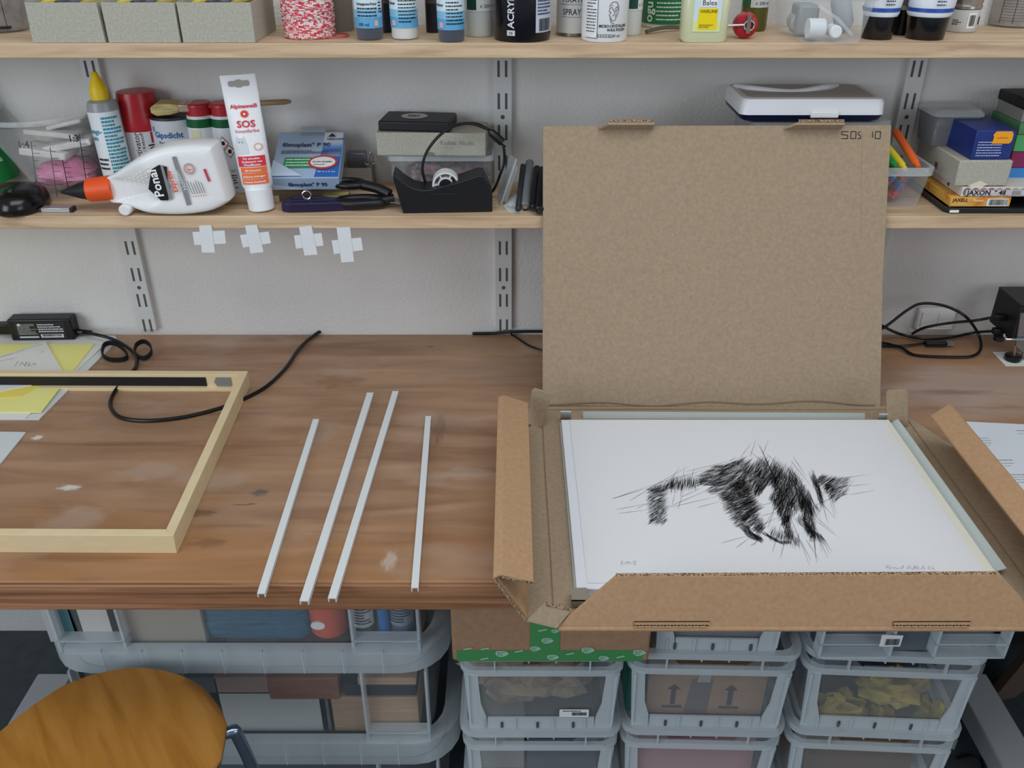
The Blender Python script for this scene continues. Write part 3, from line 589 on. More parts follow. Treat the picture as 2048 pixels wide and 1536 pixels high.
# clear crates
YC = -.554
def crate(lab, cx, w_, zb, h, rz, group, yfr=YC, d_=.33, sticker=False):
    t = thing('clear_crate', lab, 'crate', (cx, yfr, zb), rz, group)
    tp = .012                                   # taper per side
    H = h+.012
    m = MB(); r = .022
    m.loft([rrect(w_-.05, d_-.05, r, 0, 4, 0, d_/2), rrect(w_-.034, d_-.034, r, .004, 4, 0, d_/2), rrect(w_-.02, d_-.02, r, H-.045, 4, 0, d_/2)], clear, (True, False))
    O('body', m, t, solid=.001)
    fz = lambda z: .014-.010*min(1, z/(H-.045))      # front skin depth at height z
    hw = lambda z: w_/2-.017+.007*min(1, z/(H-.045))
    m = MB()
    for z0, z1, e in ((H-.012, H, 0.0), (H-.046, H-.034, -.003)):
        m.loft([rrect(w_+2*e, d_+2*e, r+.004, z0, 4, 0, d_/2), rrect(w_+2*e, d_+2*e, r+.004, z1, 4, 0, d_/2), rrect(w_-.022, d_-.022, r, z1, 4, 0, d_/2), rrect(w_-.022, d_-.022, r, z0, 4, 0, d_/2), rrect(w_+2*e, d_+2*e, r+.004, z0, 4, 0, d_/2)], frostd, (False, False))
    O('rim', m, t)
    m = MB(); y = .005
    zl, zh = H-.034, H-.012
    for p in ([(-hw(zl), zl), (-.045, zl), (-.066, zh), (-hw(zh), zh)], [(.045, zl), (hw(zl), zl), (hw(zh), zh), (.066, zh)], [(-.045, zl), (.045, zl), (.045, zl+.006), (-.045, zl+.006)]):
        m.fprism(p, y, y+.003, frost)
    for x in (-.07, .07, -.02, .02): m.box(x-.001, x+.001, -.0, .006, zh-.004 if abs(x) < .05 else zl, zh, frostd)
    O('handle', m, t)
    zb2 = .034; ww = w_/2-.040
    for s_ in (-1, 1):
        m = MB()   # milky corner posts with the curved inner edge, left and right of the clear window
        q = [(s_*hw(0), .004), (s_*(ww-.004), .004), (s_*(ww-.002), zb2), (s_*(ww+.006), zb2+.03), (s_*(ww+.010), H-.046), (s_*hw(H), H-.046)]
        m.fprism(q, y+.004, y+.007, frostd)
        m.fprism([(s_*(hw(H)-.006), .02), (s_*(hw(H)-.009), .02), (s_*(hw(H)-.007), H-.05), (s_*(hw(H)-.004), H-.05)], y+.001, y+.005, frostd)
        m.fprism([(s_*hw(H), H-.012), (s_*(ww+.012), H-.012), (s_*(ww+.012), H-.034), (s_*hw(H), H-.034)], y-.002, y, frost)
        O('corner_post', m, t)
    m = MB(); m.box(-ww+.004, ww-.004, y+.004, y+.007, .004, zb2, frostd)
    for x in (-.09, -.04, .02, .07): m.box(x*w_/.26-.0006, x*w_/.26+.0006, y+.001, y+.004, .005, zb2, frostd)
    for x in (-.06, -.005, .05): m.fprism([(x+.0022*cos(k*pi/6), .019+(.0045 if 0 < k < 6 else -.0045 if 6 < k < 12 else 0)+.0022*sin(k*pi/6)) for k in range(12)], y+.0028, y+.0036, mat('4c5358'))
    m.loft([rrect(w_-.026, d_-.026, r, 0, 4, 0, d_/2), rrect(w_-.022, d_-.022, r, .006, 4, 0, d_/2), rrect(w_-.05, d_-.05, r, .006, 4, 0, d_/2), rrect(w_-.05, d_-.05, r, 0, 4, 0, d_/2)], frostd, (False, False))
    O('base_band', m, t)
    if sticker:
        m = print_on(MB()); m.at(T(.028, y+.0036, .036)); rr = [(x, 0, z) for x, z, _ in rrect(.045, .017, .002, 0, 3, .0225, .0085)]
        m.poly(rr, WHITE); m.at(T(.028, y+.0030, .036)); m.bars(.019, .041, .004, .011, INK); m.lines(.005, .034, .012, .0155, 1, INK)
        O('sticker', m, t, smooth=0, label='white sticker with a bar code')
    return t
g1, g2, g3 = 'clear crates in the first stack', 'clear crates in the second stack', 'clear crates in the third stack'
ch = .164
crate('top clear crate of the stack beneath the green-taped cardboard box, with a bar code sticker', .0445, .252, .328, ch, R(0), g1, sticker=True)
crate('clear crate second from the top beneath the green-taped cardboard box', .0445, .252, .164, ch, R(0), g1)
crate('lowest clear crate beneath the green-taped cardboard box', .0445, .252, .002, ch-.002, R(0), g1)
for k, lab in ((4, 'open clear crate topmost of the middle stack, right of the green-taped box'), (3, 'clear crate with the up-arrow carton in the middle stack'), (2, 'third clear crate down in the middle stack'), (1, 'lowest clear crate of the middle stack')):
    crate(lab, .2975, .207 if k == 4 else .258, .164*(k-1)+(.002 if k == 1 else 0)-.002, ch-(.002 if k == 1 else 0), R(-1.5), g2, yfr=YC+.004)
for k, lab in ((3, 'clear crate full of yellow scraps at right under the table'), (2, 'clear crate beneath the crate of yellow scraps'), (1, 'lowest clear crate of the rightmost stack')):
    crate(lab, .566, .268, .164*(k-1)-.004+(.006 if k == 1 else 0), ch-(.006 if k == 1 else 0), R(-3), g3, yfr=YC+.002)
tt = tote('flat_tote', 'clear shallow tote on the rightmost crate stack, with a bar code sticker',   .574, -.567, .340, .34, .502, .705, .03, None, mf=frost, mr=frostd, r=.05, ribs=4)
m = print_on(MB()); q = [W(1758, 1293, -.566), W(1800, 1293, -.566), W(1807, 1271, -.566), W(1764, 1270, -.566)]
o0 = V((.574, -.567+.17, .502)); m.poly([p-o0 for p in q], WHITE); c = (q[0]-o0); m.at(T(c.x+.004, c.y-.0006, c.z+.003)); m.bars(.003, .022, 0, .012, INK); O('sticker', m, tt, smooth=0)
# contents
kraft = noisy('crumpled_kraft', [hx('8b7a66'), hx('a08c74'), hx('6b6870')], (14, 14, 14), 2., 6, .8, 1., 40, bdist=.01)
m = blob(MB(), .030, YC+.090, .392, .088, .052, .052, kraft, 5, .35, 16, 2.5); one('crumpled_paper', m, 'crumpled brown packing paper in the crate under the green-taped box', 'paper')
m = MB().box(-.06, .15, YC+.2, YC+.28, .341, .48, mat('60646c', .8)); one('grey_padding', m, 'dark grey padding at the back of the crate under the green-taped box', 'padding')
m = MB().box(-.055, .02, YC+.06, YC+.25, .178, .27, mat('a3a39c', .8)); one('white_packet', m, 'off-white packet in the second crate under the green-taped box', 'packet')
m = MB().box(.025, .14, YC+.06, YC+.25, .178, .26, mat('565c68', .8)); one('grey_packet', m, 'dark packet in the second crate under the green-taped box', 'packet')
# carton with up arrows
tc_ = thing('arrow_carton', 'brown carton printed with dark up arrows inside the middle crate', 'carton', (.292, YC+.035, .342), R(-1.5))
O('body', MB().box(-.082, .098, 0, .22, 0, .108, noisy('carton_brown', [hx('9a7d66'), hx('a6886f')], (20, 20, 20), 2., 4, .8)), tc_)
m = print_on(MB()); am = mat('3c4048', .8)
for x in (-.042, .046):
    m.box(x-.0035, x+.0035, -.001, -.0004, .02, .055, am); m.fprism([(x-.010, .053), (x+.010, .053), (x, .064)], -.001, -.0004, am); m.box(x-.015, x+.015, -.001, -.0004, .012, .017, am)
m.fprism([(-.022, .0), (.012, .0), (.016, .075), (-.016, .075)], -.001, -.0004, mat('6c6468', .6)); m.fprism([(-.008, .07), (.012, .07), (.012, .1), (-.004, .1)], -.0016, -.001, mat('a7a9a5', .6))
O('printed_arrows', m, tc_, smooth=0)
one('green_folder', MB().box(-.011, .011, 0, .2, 0, .10, mat('2c6a5c', .6)), 'dark green folder left of the arrow carton in the middle crate', 'folder', loc=(.190, YC+.04, .342))
a = W(1285, 1284, YC+.05); b_ = W(1541, 1235, YC+.05)
one('brown_carton', MB().box(a.x, b_.x, 0, .2, 0, .69-.543, noisy('carton_dark', [hx('8f6f55'), hx('9c7b5f')], (20, 20, 20), 2., 4, .8)), 'plain brown carton inside the open top crate of the middle stack', 'carton', loc=(0, YC+.05, .543))
one('folded_cloth', MB().box(.185, .405, YC+.03, YC+.25, .505, .5425, mat('6b6570', .9)), 'grey-pink folded cloth under the brown carton in the open top crate', 'cloth', bev=.008)
one('pink_packet', MB().box(.20, .39, YC+.03, YC+.25, .178, .29, mat('b98f94', .8)), 'pinkish packet inside the third crate down in the middle stack', 'packet')
yel = noisy('yellow_scraps', [hx('8f8440'), hx('b7a150'), hx('9c8258')], (16, 16, 16), 2., 5, .8, .8, 60, bdist=.006)
for i, (px, py, rx, rz_, lab) in enumerate(((1675, 1420, .040, .030, 'large yellow scrap at lower left in the right crate'), (1790, 1385, .055, .022, 'pale yellow scrap at upper middle in the right crate'), (1862, 1435, .024, .028, 'yellow scrap at right in the right crate'), (1757, 1432, .020, .026, 'small yellow scrap in the middle of the right crate'))):
    p = W(px, py, YC+.05); m = blob(MB(), 0, 0, 0, rx, .03, rz_, yel, 20+i, .4, 12, 2.6); one('yellow_scrap', m, lab, 'scrap', 'yellow scraps in the right crate', loc=(p.x, p.y+.012*(i == 1), p.z))
one('dark_lining', MB().box(.465, .665, YC+.11, YC+.26, .340, .46, mat('3f4756', .8)), 'dark blue packing behind the yellow scraps in the right crate', 'packing')
one('brown_pack', MB().box(.465, .665, YC+.05, YC+.26, .176, .292, mat('75604e', .8)), 'brown contents of the crate beneath the yellow scraps', 'carton')
one('dark_case', MB().box(.44, .70, YC+.02, YC+.24, .512, .62, mat('3c4452', .7)), 'dark blue case inside the flat clear tote', 'case')
# cardboard box with green tape
yb2 = -.566
a = W(905, 1321, yb2); b_ = W(1297, 1321, yb2); zb = .5055
t = thing('taped_cardboard_box', 'brown cardboard box sealed with green printed tape under the table', 'cardboard box', ((a.x+b_.x)/2, yb2, zb)); hw_ = (b_.x-a.x)/2
brn = noisy('box_brown', [hx('a07c60'), hx('ad886a')], (30, 30, 30), 3., 5, .8, .15, 250, bdist=.0006); layer(brn, hx('7c5f49'), (3, 9, 3), .6, .8, 2, .4)
O('body', MB().box(-hw_, hw_, 0, .33, 0, .19, brn), t, bev=.004, seg=3)
gm = mat('4b9458', .4); gp = mat('a9cfb9', .5)
m = MB(); tl, tr_ = W(914, 1321, yb2).x-(a.x+b_.x)/2, W(1284, 1321, yb2).x-(a.x+b_.x)/2
m.box(tl, tr_, -.0006, .002, .0005, .022, gm); m.box(W(1060, 1290, yb2).x-(a.x+b_.x)/2, W(1119, 1290, yb2).x-(a.x+b_.x)/2, -.0010, .001, .0215, .18, gm)
o = O('green_tape', m, t, label='green tape with pale printed badges')
pm = print_on(MB()); ox = (a.x+b_.x)/2
for px, py, s_ in ((1003, 1307, 1), (1070, 1297, .8), (1105, 1314, .9), (1175, 1300, 1), (1207, 1316, .8), (1278, 1305, 1), (1094, 1281, .9), (1110, 1262, .6)):
    p = W(px, py, yb2-.001); x, z = p.x-ox, p.z-zb
    z = max(z, .007); q = [(x+.0095*s_*(1+.12*cos(5*k))*cos(k*pi/7), -.0015, z+.006*s_*(1+.1*sin(4*k))*sin(k*pi/7)) for k in range(14)]; pm.poly(q, gp)
    pm.at(T(x-.006*s_, -.0018, z-.004*s_)); pm.lines(0, .012*s_, 0, .008*s_, 3, gm); pm.at(Matrix())
for px, py in ((935, 1297), (970, 1297), (1038, 1302), (1140, 1307), (1241, 1313), (969, 1317), (1085, 1260)):
    p = W(px, py, yb2-.001); pm.at(T(p.x-ox, -.0015, p.z-zb)@RY(R(-15))); pm.box(-.006, .006, -.0002, 0, -.0012, .0012, gp); pm.at(Matrix())
O('tape_print', pm, o, smooth=0)
# leaning board and cable on the floor at right
p0, p1 = P(1975, 1440, .02), W(2070, 1310, -.25)
one('leaning_board', MB().panel([W(1985, 1400, -.2), W(2004, 1418, -.2), W(2120, 1320, -.16), W(2085, 1280, -.16)], -.02, mat('5a4a40', .7)), 'dark brown board leaning behind the white table foot at right', 'board')
one('floor_cable', MB().tube(smoothpath([P(1915, 1516, .004), P(1935, 1510, .004), P(1953, 1514, .004), P(1965, 1525, .004), P(1968, 1560, .004)]), .003, BLACK), 'black cable on the floor beside the rightmost crates', 'cable')
one('shade_panel', MB().box(.72, 1.5, -.06, -.02, .02, .62, mat('16171a', .8)), 'added black panel standing in for the shadow at right under the table', 'panel')  # black sheet added for the deep shade below the tabletop at right
# ================= STOOL =================
zs = .452
t = thing('stool', 'wooden stool with honey-coloured plywood seat and bent steel legs', 'stool', (-.575, -.70, 0))
vis = [(x, y) for x, y in ((0, 1460), (76, 1401), (152, 1357.7), (254, 1333.6), (330, 1338.7), (393, 1362.8), (431, 1401), (449, 1434), (452, 1459), (442, 1517))]
vp = [P(x, y, zs) for x, y in vis]
sp = [(p.x+.575, p.y+.70) for p in vp]
sp = sp[::-1]     # counter-clockwise from lower right
rest = [(-.150, .030), (-.168, -.02), (-.165, -.07), (-.135, -.125), (-.08, -.155), (0, -.16), (.07, -.145), (.125, -.10), (.165, -.04)]
pts = smoothpath([(x, y, 0) for x, y in sp+rest+[sp[0]]], 5)[:-1]
def scale(pts, k, z): return [(p.x*k, p.y*k, z) for p in pts]
seatm = noisy('honey_ply', [hx('a06a26'), hx('b47c36'), hx('be8842')], (2.2, 14, 10), 1.6, 5, .35, 0, distort=1.2, spec=.45, rot=R(-52))
layer(seatm, hx('8a5418'), (2.5, 26, 20), .56, .68, 1.4, .45, rot=R(-52))
m = MB().loft([scale(pts, .97, zs-.014), scale(pts, .985, zs-.012), scale(pts, .998, zs-.006), scale(pts, 1., zs-.003), scale(pts, .985, zs), scale(pts, .9, zs-.0005)], seatm)
O('seat', m, t, smooth=50)
m = MB().loft([scale(pts, .986, zs-.0115), scale(pts, 1.0005, zs-.006), scale(pts, 1.0005, zs-.0055), scale(pts, .99, zs-.011)], mat('6b4420', .6), (False, False)); O('ply_layers', m, t)
stl = mat('8ea0b5', .22, .9)
for a_ in (24, 105, 190, 280):
    c_, s_ = cos(R(a_)), sin(R(a_)); k = .186 if a_ == 24 else .150
    pth = smoothpath([(c_*.05, s_*.05, zs-.024), (c_*.12, s_*.12, zs-.024), (c_*k, s_*k, zs-.026), (c_*(k+.013), s_*(k+.013), zs-.045), (c_*(k+.03), s_*(k+.03), .25), (c_*(k+.035), s_*(k+.035), .008)], 6)
    l = O('leg', MB().tube(pth, .009, stl, 12), t)
    O('foot_cap', MB().lathe([(.012, 0), (.012, .02), (.010, .022)], BLACK, 16, c_*(k+.035), s_*(k+.035)), l)
O('ring', MB().tube([(.11*cos(i*pi/16), .11*sin(i*pi/16), zs-.024) for i in range(33)], .009, stl, 10), t)
# ================= ON THE TABLE =================
ywl = noisy('yellow_paper', [hx('e8e48a'), hx('ece996')], (5, 5, 5), 2., 3, .8, spec=.1); ppr = mat('dfe0dc', .8, spec=.1); ppr2 = mat('d2d6d6', .8, spec=.1)
gpap = 'loose papers stacked behind the wooden frame'
def sheet(name, lab, px, z, m_, th=.0006, group=None, marks=None):
    q = [P(x, y, z+th) for x, y in px]; c = sum(q, V())/len(q)
    ar = sum(q[i-1].x*q[i].y-q[i].x*q[i-1].y for i in range(len(q)))
    o = one(name, MB().panel([p-c for p in q], -th if ar > 0 else th, m_), lab, 'paper', group, loc=tuple(c))
    return o, c
def rise(o): return o
sheet('paper_sheet', 'white sheet stack edge under the power adapter at the back left', [(-330, 838), (78, 838), (235, 680), (230, 671), (-210, 671)], .7502, ppr2, .0022, gpap)
sheet('paper_sheet', 'white sheet sticking out beneath the yellow sheets', [(-310, 836), (50, 836), (210, 688), (222, 673), (-200, 673)], .7525, ppr, .0016, gpap)
o, c = sheet('yellow_sheet', 'large yellow sheet lying behind and under the wooden frame', [(-300, 823), (82, 824), (188, 688), (-190, 688)], .7543, ywl, .0016, gpap)
o, c = sheet('yellow_sheet', 'smaller yellow sheet tucked under the crumpled white page', [(-200, 808), (40, 793), (100, 760), (-180, 760)], .7561, mat('e9d86a', .8), .0008, gpap)
q = [(-40, 790), (105, 762), (124, 740), (90, 682), (75, 688), (0, 712), (-40, 720)]
o, c = sheet('written_page', 'creased white page with handwriting on top of the yellow sheets', q, .7572, ppr, .0010, gpap)
m = print_on(MB())
def onp(x0, y0, x1, y1, w_=.0005, mm=GREYI, z=.7588):
    a, b2 = P(x0, y0, z)-c, P(x1, y1, z)-c; d = (b2-a).normalized(); n = V((-d.y, d.x, 0))*w_/2; m.poly([a-n, b2-n, b2+n, a+n], mm)
for x0, y0, x1, y1 in ((0, 714, 26, 706), (30, 703, 84, 688), (0, 722, 30, 716), (0, 714, 50, 700), (78, 705, 88, 702), (30, 732, 36, 722), (38, 732, 44, 724), (44, 724, 50, 732), (50, 732, 52, 724), (52, 724, 58, 732), (58, 732, 60, 723), (62, 732, 68, 726), (68, 726, 72, 730)): onp(x0, y0, x1, y1)
O('handwriting', m, o, smooth=0)
sheet('envelope', 'pale grey envelope corner inside the wooden frame at the left edge', [(-420, 1088), (-130, 1088), (0, 928), (52, 864), (-5, 863), (-320, 863)], .7502, mat('ccd2d2', .8), .0015)
# document at right
o, c = sheet('printed_document', 'white printed document under the right side of the mailer', [(1932, 843), (2120, 852), (2130, 1100), (2095, 1100), (2048, 985)], .7502, mat('d9dfe6', .8), .0008)
m = print_on(MB())
for y, xs in ((861, (2032, 2060)), (867, (2036, 2060)), (876, (1958, 1978)), (881, (1960, 1982)), (886, (1966, 1984)), (891, (1970, 1980)), (920, (1996, 2026)), (926, (2004, 2028)), (931, (2010, 2022)), (949, (2018, 2060)), (954, (2022, 2060)), (959, (2026, 2060)), (964, (2036, 2060))):
    x = xs[0]
    while x < xs[1]:
        l = rnd.randint(2, 6); onp(x, y, min(x+l, xs[1]), y+.1, .0009 if y in (861, 920, 949) else .0006, INK, .7516); x += l+1.2
O('print', m, o, smooth=0)
# power adapter
a, b_ = P(24, 682, .7545), P(150, 680, .7545)
t = thing('power_adapter', 'black power adapter with a specification label on the papers at left', 'power adapter', ((a.x+b_.x)/2, a.y+.016, .7545), R(2))
hw_ = (b_.x-a.x)/2
O('housing', MB().box(-hw_, hw_, -.014, .014, .0, .042, mat('17171a', .35)), t, bev=.003, seg=3)
m = print_on(MB()); m.at(T(0, -.0143, 0)); m.box(-hw_+.012, hw_-.012, 0, .0002, .004, .037, mat('26272b', .3))
lt = mat('c9cbcf', .6); m.at(T(0, -.0146, 0)); m.lines(-hw_+.016, -.006, .012, .034, 9, lt, fill=.3); m.lines(-.004, hw_-.016, .016, .034, 4, lt, fill=.5)
m.box(-.002, hw_-.018, 0, .0001, .006, .013, lt); m.box(-hw_+.016, -.006, 0, .0001, .006, .009, lt)
m.at(T(0, -.0149, 0)); m.bars(.001, hw_-.022, .0085, .0125, INK)
m.at(T(-hw_+.02, -.0149, .032)); m.fprism([(.0028*cos(k*pi/8), .0028*sin(k*pi/8)) for k in range(16)], 0, .0001, lt)
O('specification_label', m, t, smooth=0)
O('plug_socket', MB().box(-hw_-.03, -hw_+.001, -.009, .009, .010, .030, BLACK), t, bev=.002)
loc = V(t.location); hz = .7565
def NW(px, y, z): return V(((px-1024)/F*AX((0, y, z)), y, z))
pth = smoothpath([W(149, 664, a.y+.016)-loc, W(160, 666, a.y+.016)-loc, P(190, 671, .770)-loc, P(225, 682, .764)-loc, P(250, 697, .760)-loc, P(266, 714, .757)-loc, P(265, 735, .7545)-loc, P(253, 750, .7535)-loc, P(225, 778, .7535)-loc, P(208, 805, .7535)-loc, P(210, 826, .7535)-loc, P(230, 842, .7535)-loc,
    P(280, 848, .7535)-loc, P(350, 842, .7535)-loc, P(420, 826, .7535)-loc, P(470, 808, .7535)-loc, P(520, 782, .7535)-loc, P(562, 745, .7535)-loc, P(592, 706, .7545)-loc, P(620, 682, .7545)-loc, NW(650, -.006, .7545)-loc, NW(690, -.005, .7545)-loc, NW(712, -.005, .7545)-loc], 8)
O('cord', MB().tube(pth, .0031, BLACK, 10), t)
O('strain_relief', MB().tube([W(146, 663.5, a.y+.016)-loc, W(182, 666, a.y+.012)-loc], .0045, BLACK, 10, rr=[.0055, .0036]), t)
m = MB()
vm = mat('141416', .9)
def band(cs, w_=.008):
    r_ = smoothpath([P(x, y, z)-loc for x, y, z in cs+[cs[0]]], 4)[:-1]; n = V((0, 0, w_)); rr = []
    for i, p in enumerate(r_):
        tt_ = (r_[(i+1) % len(r_)]-r_[i-1]).normalized(); s_ = V((-tt_.y, tt_.x, 0))*.0012
        rr.append([tuple(p-s_), tuple(p+s_), tuple(p+s_+n), tuple(p-s_+n)])
    rr.append(rr[0]); m.loft(rr, vm, (False, False))
band([(200, 712, .7535), (206, 696, .7535), (222, 692, .7535), (238, 700, .7535), (250, 716, .7535), (244, 725, .7535), (222, 727, .7535), (206, 722, .7535)])
band([(265, 708, .7545), (270, 696, .7545), (285, 690, .7545), (297, 699, .7545), (297, 714, .7545), (284, 724, .7545), (270, 720, .7545)])
O('cable_tie', m, t, label='black hook-and-loop cable tie in two loops')
# cables at the back behind the mailer and on the right
def cable(lab, pts, r_=.0028, name='black_cable'):
    return one(name, MB().tube(smoothpath(pts, 8), r_, BLACK, 8), lab, 'cable', 'black cables along the back of the table')
zc_ = .7535
cable('black cable along the wall left of the cardboard lid', [NW(945, -.005, zc_), NW(985, -.006, .7545), NW(1010, -.008, .757), NW(1040, -.010, .760), NW(1100, -.010, .760), NW(1180, -.008, .757)])
cable('thin black cable curving towards the cardboard lid at left', [P(1022, 668, .7530), P(1035, 676, .7525), P(1060, 692, .7525), P(1095, 703, .7525), P(1130, 710, .7525)], .0018)
cable('black cable making the big loop behind the lid at right', [P(1700, 690, zc_), P(1768, 692, .7535), P(1800, 694, .757), P(1830, 710, .7535), P(1900, 714, .7535), P(1945, 712, .754), P(1962, 695, .760), P(1955, 665, .775), W(1930, 632, -.06), W(1890, 612, -.05), W(1845, 607, -.045), W(1815, 620, -.05), W(1768, 655, -.07), W(1730, 672, -.09)], .0026)
cable('black cable running into the upper socket of the metal machine', [P(1825, 667, .7535), W(1850, 655, -.03), W(1900, 646, -.035), W(1950, 641, -.045), W(1985, 635, -.06), W(2010, 634, -.07)], .0026)
cable('black cable running into the lower socket of the metal machine', [W(1765, 652, -.075), P(1800, 668, .762), P(1850, 678, .7595), P(1900, 675, .7585), P(1950, 665, .766), W(1990, 662, -.075), W(2008, 662, -.078)], .0026)
t = thing('usb_cable', 'black usb cable end with bare metal plug lying on the table at right', 'cable', tuple(P(1870, 690, zc_)))
loc = V(t.location)
O('cord', MB().tube(smoothpath([P(1700, 680, zc_)-loc, P(1768, 686, .7545)-loc, P(1800, 692, .757)-loc, P(1850, 686, .756)-loc]), .0022, BLACK), t)
a, b_ = P(1850, 687, .757)-loc, P(1893, 687, .757)-loc
O('plug_housing', MB().box(a.x, b_.x, a.y-.006, a.y+.007, -.0005, .008, BLACK), t, bev=.002)
O('plug_shell', MB().box(b_.x, b_.x+.013, a.y-.005, a.y+.006, .0012, .0058, METAL), t)
# metal machine at the right edge, on a paper
o, c = sheet('paper_sheet', 'small white paper under the foot of the metal machine at right', [(1985, 704), (2012, 732), (2130, 732), (2130, 702)], .7502, ppr, .0005)
t = thing('plotter', 'small metal plotter frame with black plates and rods at the right edge', 'machine', tuple(P(2060, 722, .7507)))
loc = V(t.location); yM = loc.y
def LW(px, py, dy=0): return W(px, py, yM+dy)-loc
a, b_ = LW(2025, 682), LW(2100, 615)
O('side_plate', MB().box(a.x-.003, a.x+.006, .0, .08, a.z, b_.z, mat('1a1a1d', .5)), t, bev=.001)
O('metal_plate', MB().panel([LW(2040, 625), LW(2110, 625), LW(2110, 715), LW(2062, 718), LW(2030, 690)], -.003, mat('8d8f90', .35, .8)), t)
O('top_plate', MB().box(a.x-.003, a.x+.09, 0, .08, b_.z, b_.z+.004, BLACK), t)
O('rod', MB().tube(smoothpath([LW(2008, 668), LW(2012, 678, -.005), LW(2030, 679, -.008), LW(2100, 679, -.008)]), .0022, METAL), t)
O('knob', MB().lathe([(.012, 0), (.014, .003), (.014, .009), (.011, .011)], BLACK, 24, LW(2027, 720).x, .004), t)
for dx in (2028, 2046): O('screw', MB().tube([LW(dx, 712), LW(dx+2, 690)], .0022, mat('b08f78', .35, .8)), t)
for py in (634, 662):
    p = W(2008, py, -.075)-loc; O('cable_plug', MB().box(p.x-.02, p.x+.004, p.y-.006, p.y+.006, p.z-.0055, p.z+.0055, BLACK), t, bev=.002)
p = LW(1998, 676); O('wing_nut', MB().lathe([(.009, -.004), (.009, .004)], BLACK, 10, p.x, 0).at(Matrix()), t).location = (0, 0, p.z)
# ================= TAPE CROSSES =================
tapem = plastic('washi_tape', 'e9edf0', .84, .6)
gt = 'white tape crosses on the edge of the lower shelf'
for lab, v, h in (('leftmost white tape cross, hanging from the shelf edge below the glue bottle', [(398, 451), (423, 450), (430, 505), (404, 505)], [(385, 464), (449, 461), (452, 487), (389, 490)]),
        ('white tape cross below the paint tube', [(490, 451), (514, 449), (527, 504), (501, 507)], [(480, 470), (537, 463), (542, 486), (486, 495)]),
        ('third white tape cross from the left, below the blue tape carton', [(598, 454), (623, 451), (635, 509), (609, 511)], [(588, 471), (643, 466), (647, 491), (592, 497)]),
        ('rightmost and lowest white tape cross', [(673, 455), (700, 454), (708, 523), (683, 525)], [(663, 481), (722, 475), (726, 500), (668, 508)])):
    c = W((v[0][0]+v[2][0])/2, v[0][1], -.1815); t = thing('tape_cross', lab, 'tape', tuple(c), group=gt)
    for i, q in enumerate((h, v)):
        o = O('tape_strip', MB().panel([W(x, y, -.1806-.0008*i)-c for x, y in q[::-1]], .0003, tapem), t, smooth=0)
# ================= LOWER SHELF, left part =================
def base(pl, pr, pb, z): a, b = P(pl, pb, z), P(pr, pb, z); return (a.x+b.x)/2, a.y, (b.x-a.x)/2
def topz(py, y): return W(0, py, y).z
# mouse
x, y, hw = base(-30, 66, 436, ZL+.0004); 
m = MB(); n = 24; rings = []
for k, z in ((.92, 0), (1., .004), (1., .012), (.93, .022), (.75, .030), (.45, .0345), (.12, .036)): rings.append([(hw*k*cos(2*pi*i/n), .052+.052*k*sin(2*pi*i/n), z) for i in range(n)])
t = thing('computer_mouse', 'glossy black computer mouse at the left end of the lower shelf', 'mouse', (x, y-.004, ZL+.0004))
O('shell', m.loft(rings, mat('0a0a0d', .22, spec=.5)), t, smooth=60); O('wheel', MB().tube([(-.003, .03, .031), (.003, .03, .031)], .006, mat('303236', .5), 14), t)
# usb stick
t = thing('usb_stick', 'silver usb stick lying at the front of the lower shelf beside the mouse', 'usb stick', tuple(P(106, 425, ZL+.0004)), R(-1))
O('sleeve', MB().box(-.018, .026, 0, .014, 0, .0068, mat('c5c7ca', .3, .7)), t, bev=.0008); O('end_cap', MB().box(.026, .031, 0, .014, 0, .0068, mat('1c1c20', .4)), t, bev=.0008)
O('plug', MB().box(-.031, -.018, .001, .013, .001, .0058, mat('55575a', .35, .8)), t)
# green leaning bottle
t = thing('green_bottle', 'dark green bottle leaning at the far left behind the plastic cup', 'bottle', (W(-2, 380, -.050).x, -.036, ZL+.012), rot=(0, R(-15), 0))
grn = mat('0f7a3c', .35)
O('body', MB().lathe([(.030, 0), (.033, .005), (.033, .12), (.028, .15), (.018, .19)], grn, 32), t)
m = print_on(MB()); m.text('lungs-\nder Wa', .014, -.006, .045, mat('cfe6d6', .5), .0336); O('lettering', m, t, smooth=0)
# plastic measuring cup with bags
x, y, hw = base(58, 182, 398, ZL+.0004); r = hw
cx, cy = x, y+r
zr = topz(238, cy-r*1.25)-ZL; rt = abs(W(190, 250, cy).x-W(-28, 250, cy).x)/2; ct = (W(190, 250, cy).x+W(-28, 250, cy).x)/2-cx
t = thing('mixing_cup', 'clear plastic mixing cup with printed scale holding white and pink bags', 'cup', (cx, cy, ZL+.0004))
def ring(r_, z, ox): return [(ox+r_*cos(2*pi*i/40), r_*sin(2*pi*i/40), z) for i in range(40)]
m = MB().loft([ring(r*.94, 0, 0), ring(r, .004, 0), ring((r+rt)/2, zr*.5, ct*.5), ring(rt, zr-.01, ct)], clear, (True, False)); O('wall', m, t, solid=.001)
m = MB().loft([ring(rt, zr-.007, ct), ring(rt+.003, zr-.007, ct), ring(rt+.003, zr-.002, ct), ring(rt+.002, zr, ct), ring(rt-.001, zr, ct)], clearr, (False, False)); O('rim', m, t)
m = print_on(MB())
for px, t0, t1, txt in ((62, 283, 392, '4:1'), (100, 295, 393, None), (158, 268, 360, '3:1'), (125, 320, 390, None)):
    a, b = W(px, t0, cy-(r+rt)/2*.95), W(px+14, t1, cy-r*.98); m.tube([a-V(t.location), b-V(t.location)], .0006, INK, 4)
    for k in range(7):
        q = a+(b-a)*((k+.6)/7.5)-V(t.location); m.box(q.x+.001, q.x+(.012 if k % 2 else .008), q.y-.0012, q.y-.0008, q.z, q.z+.0007, INK)
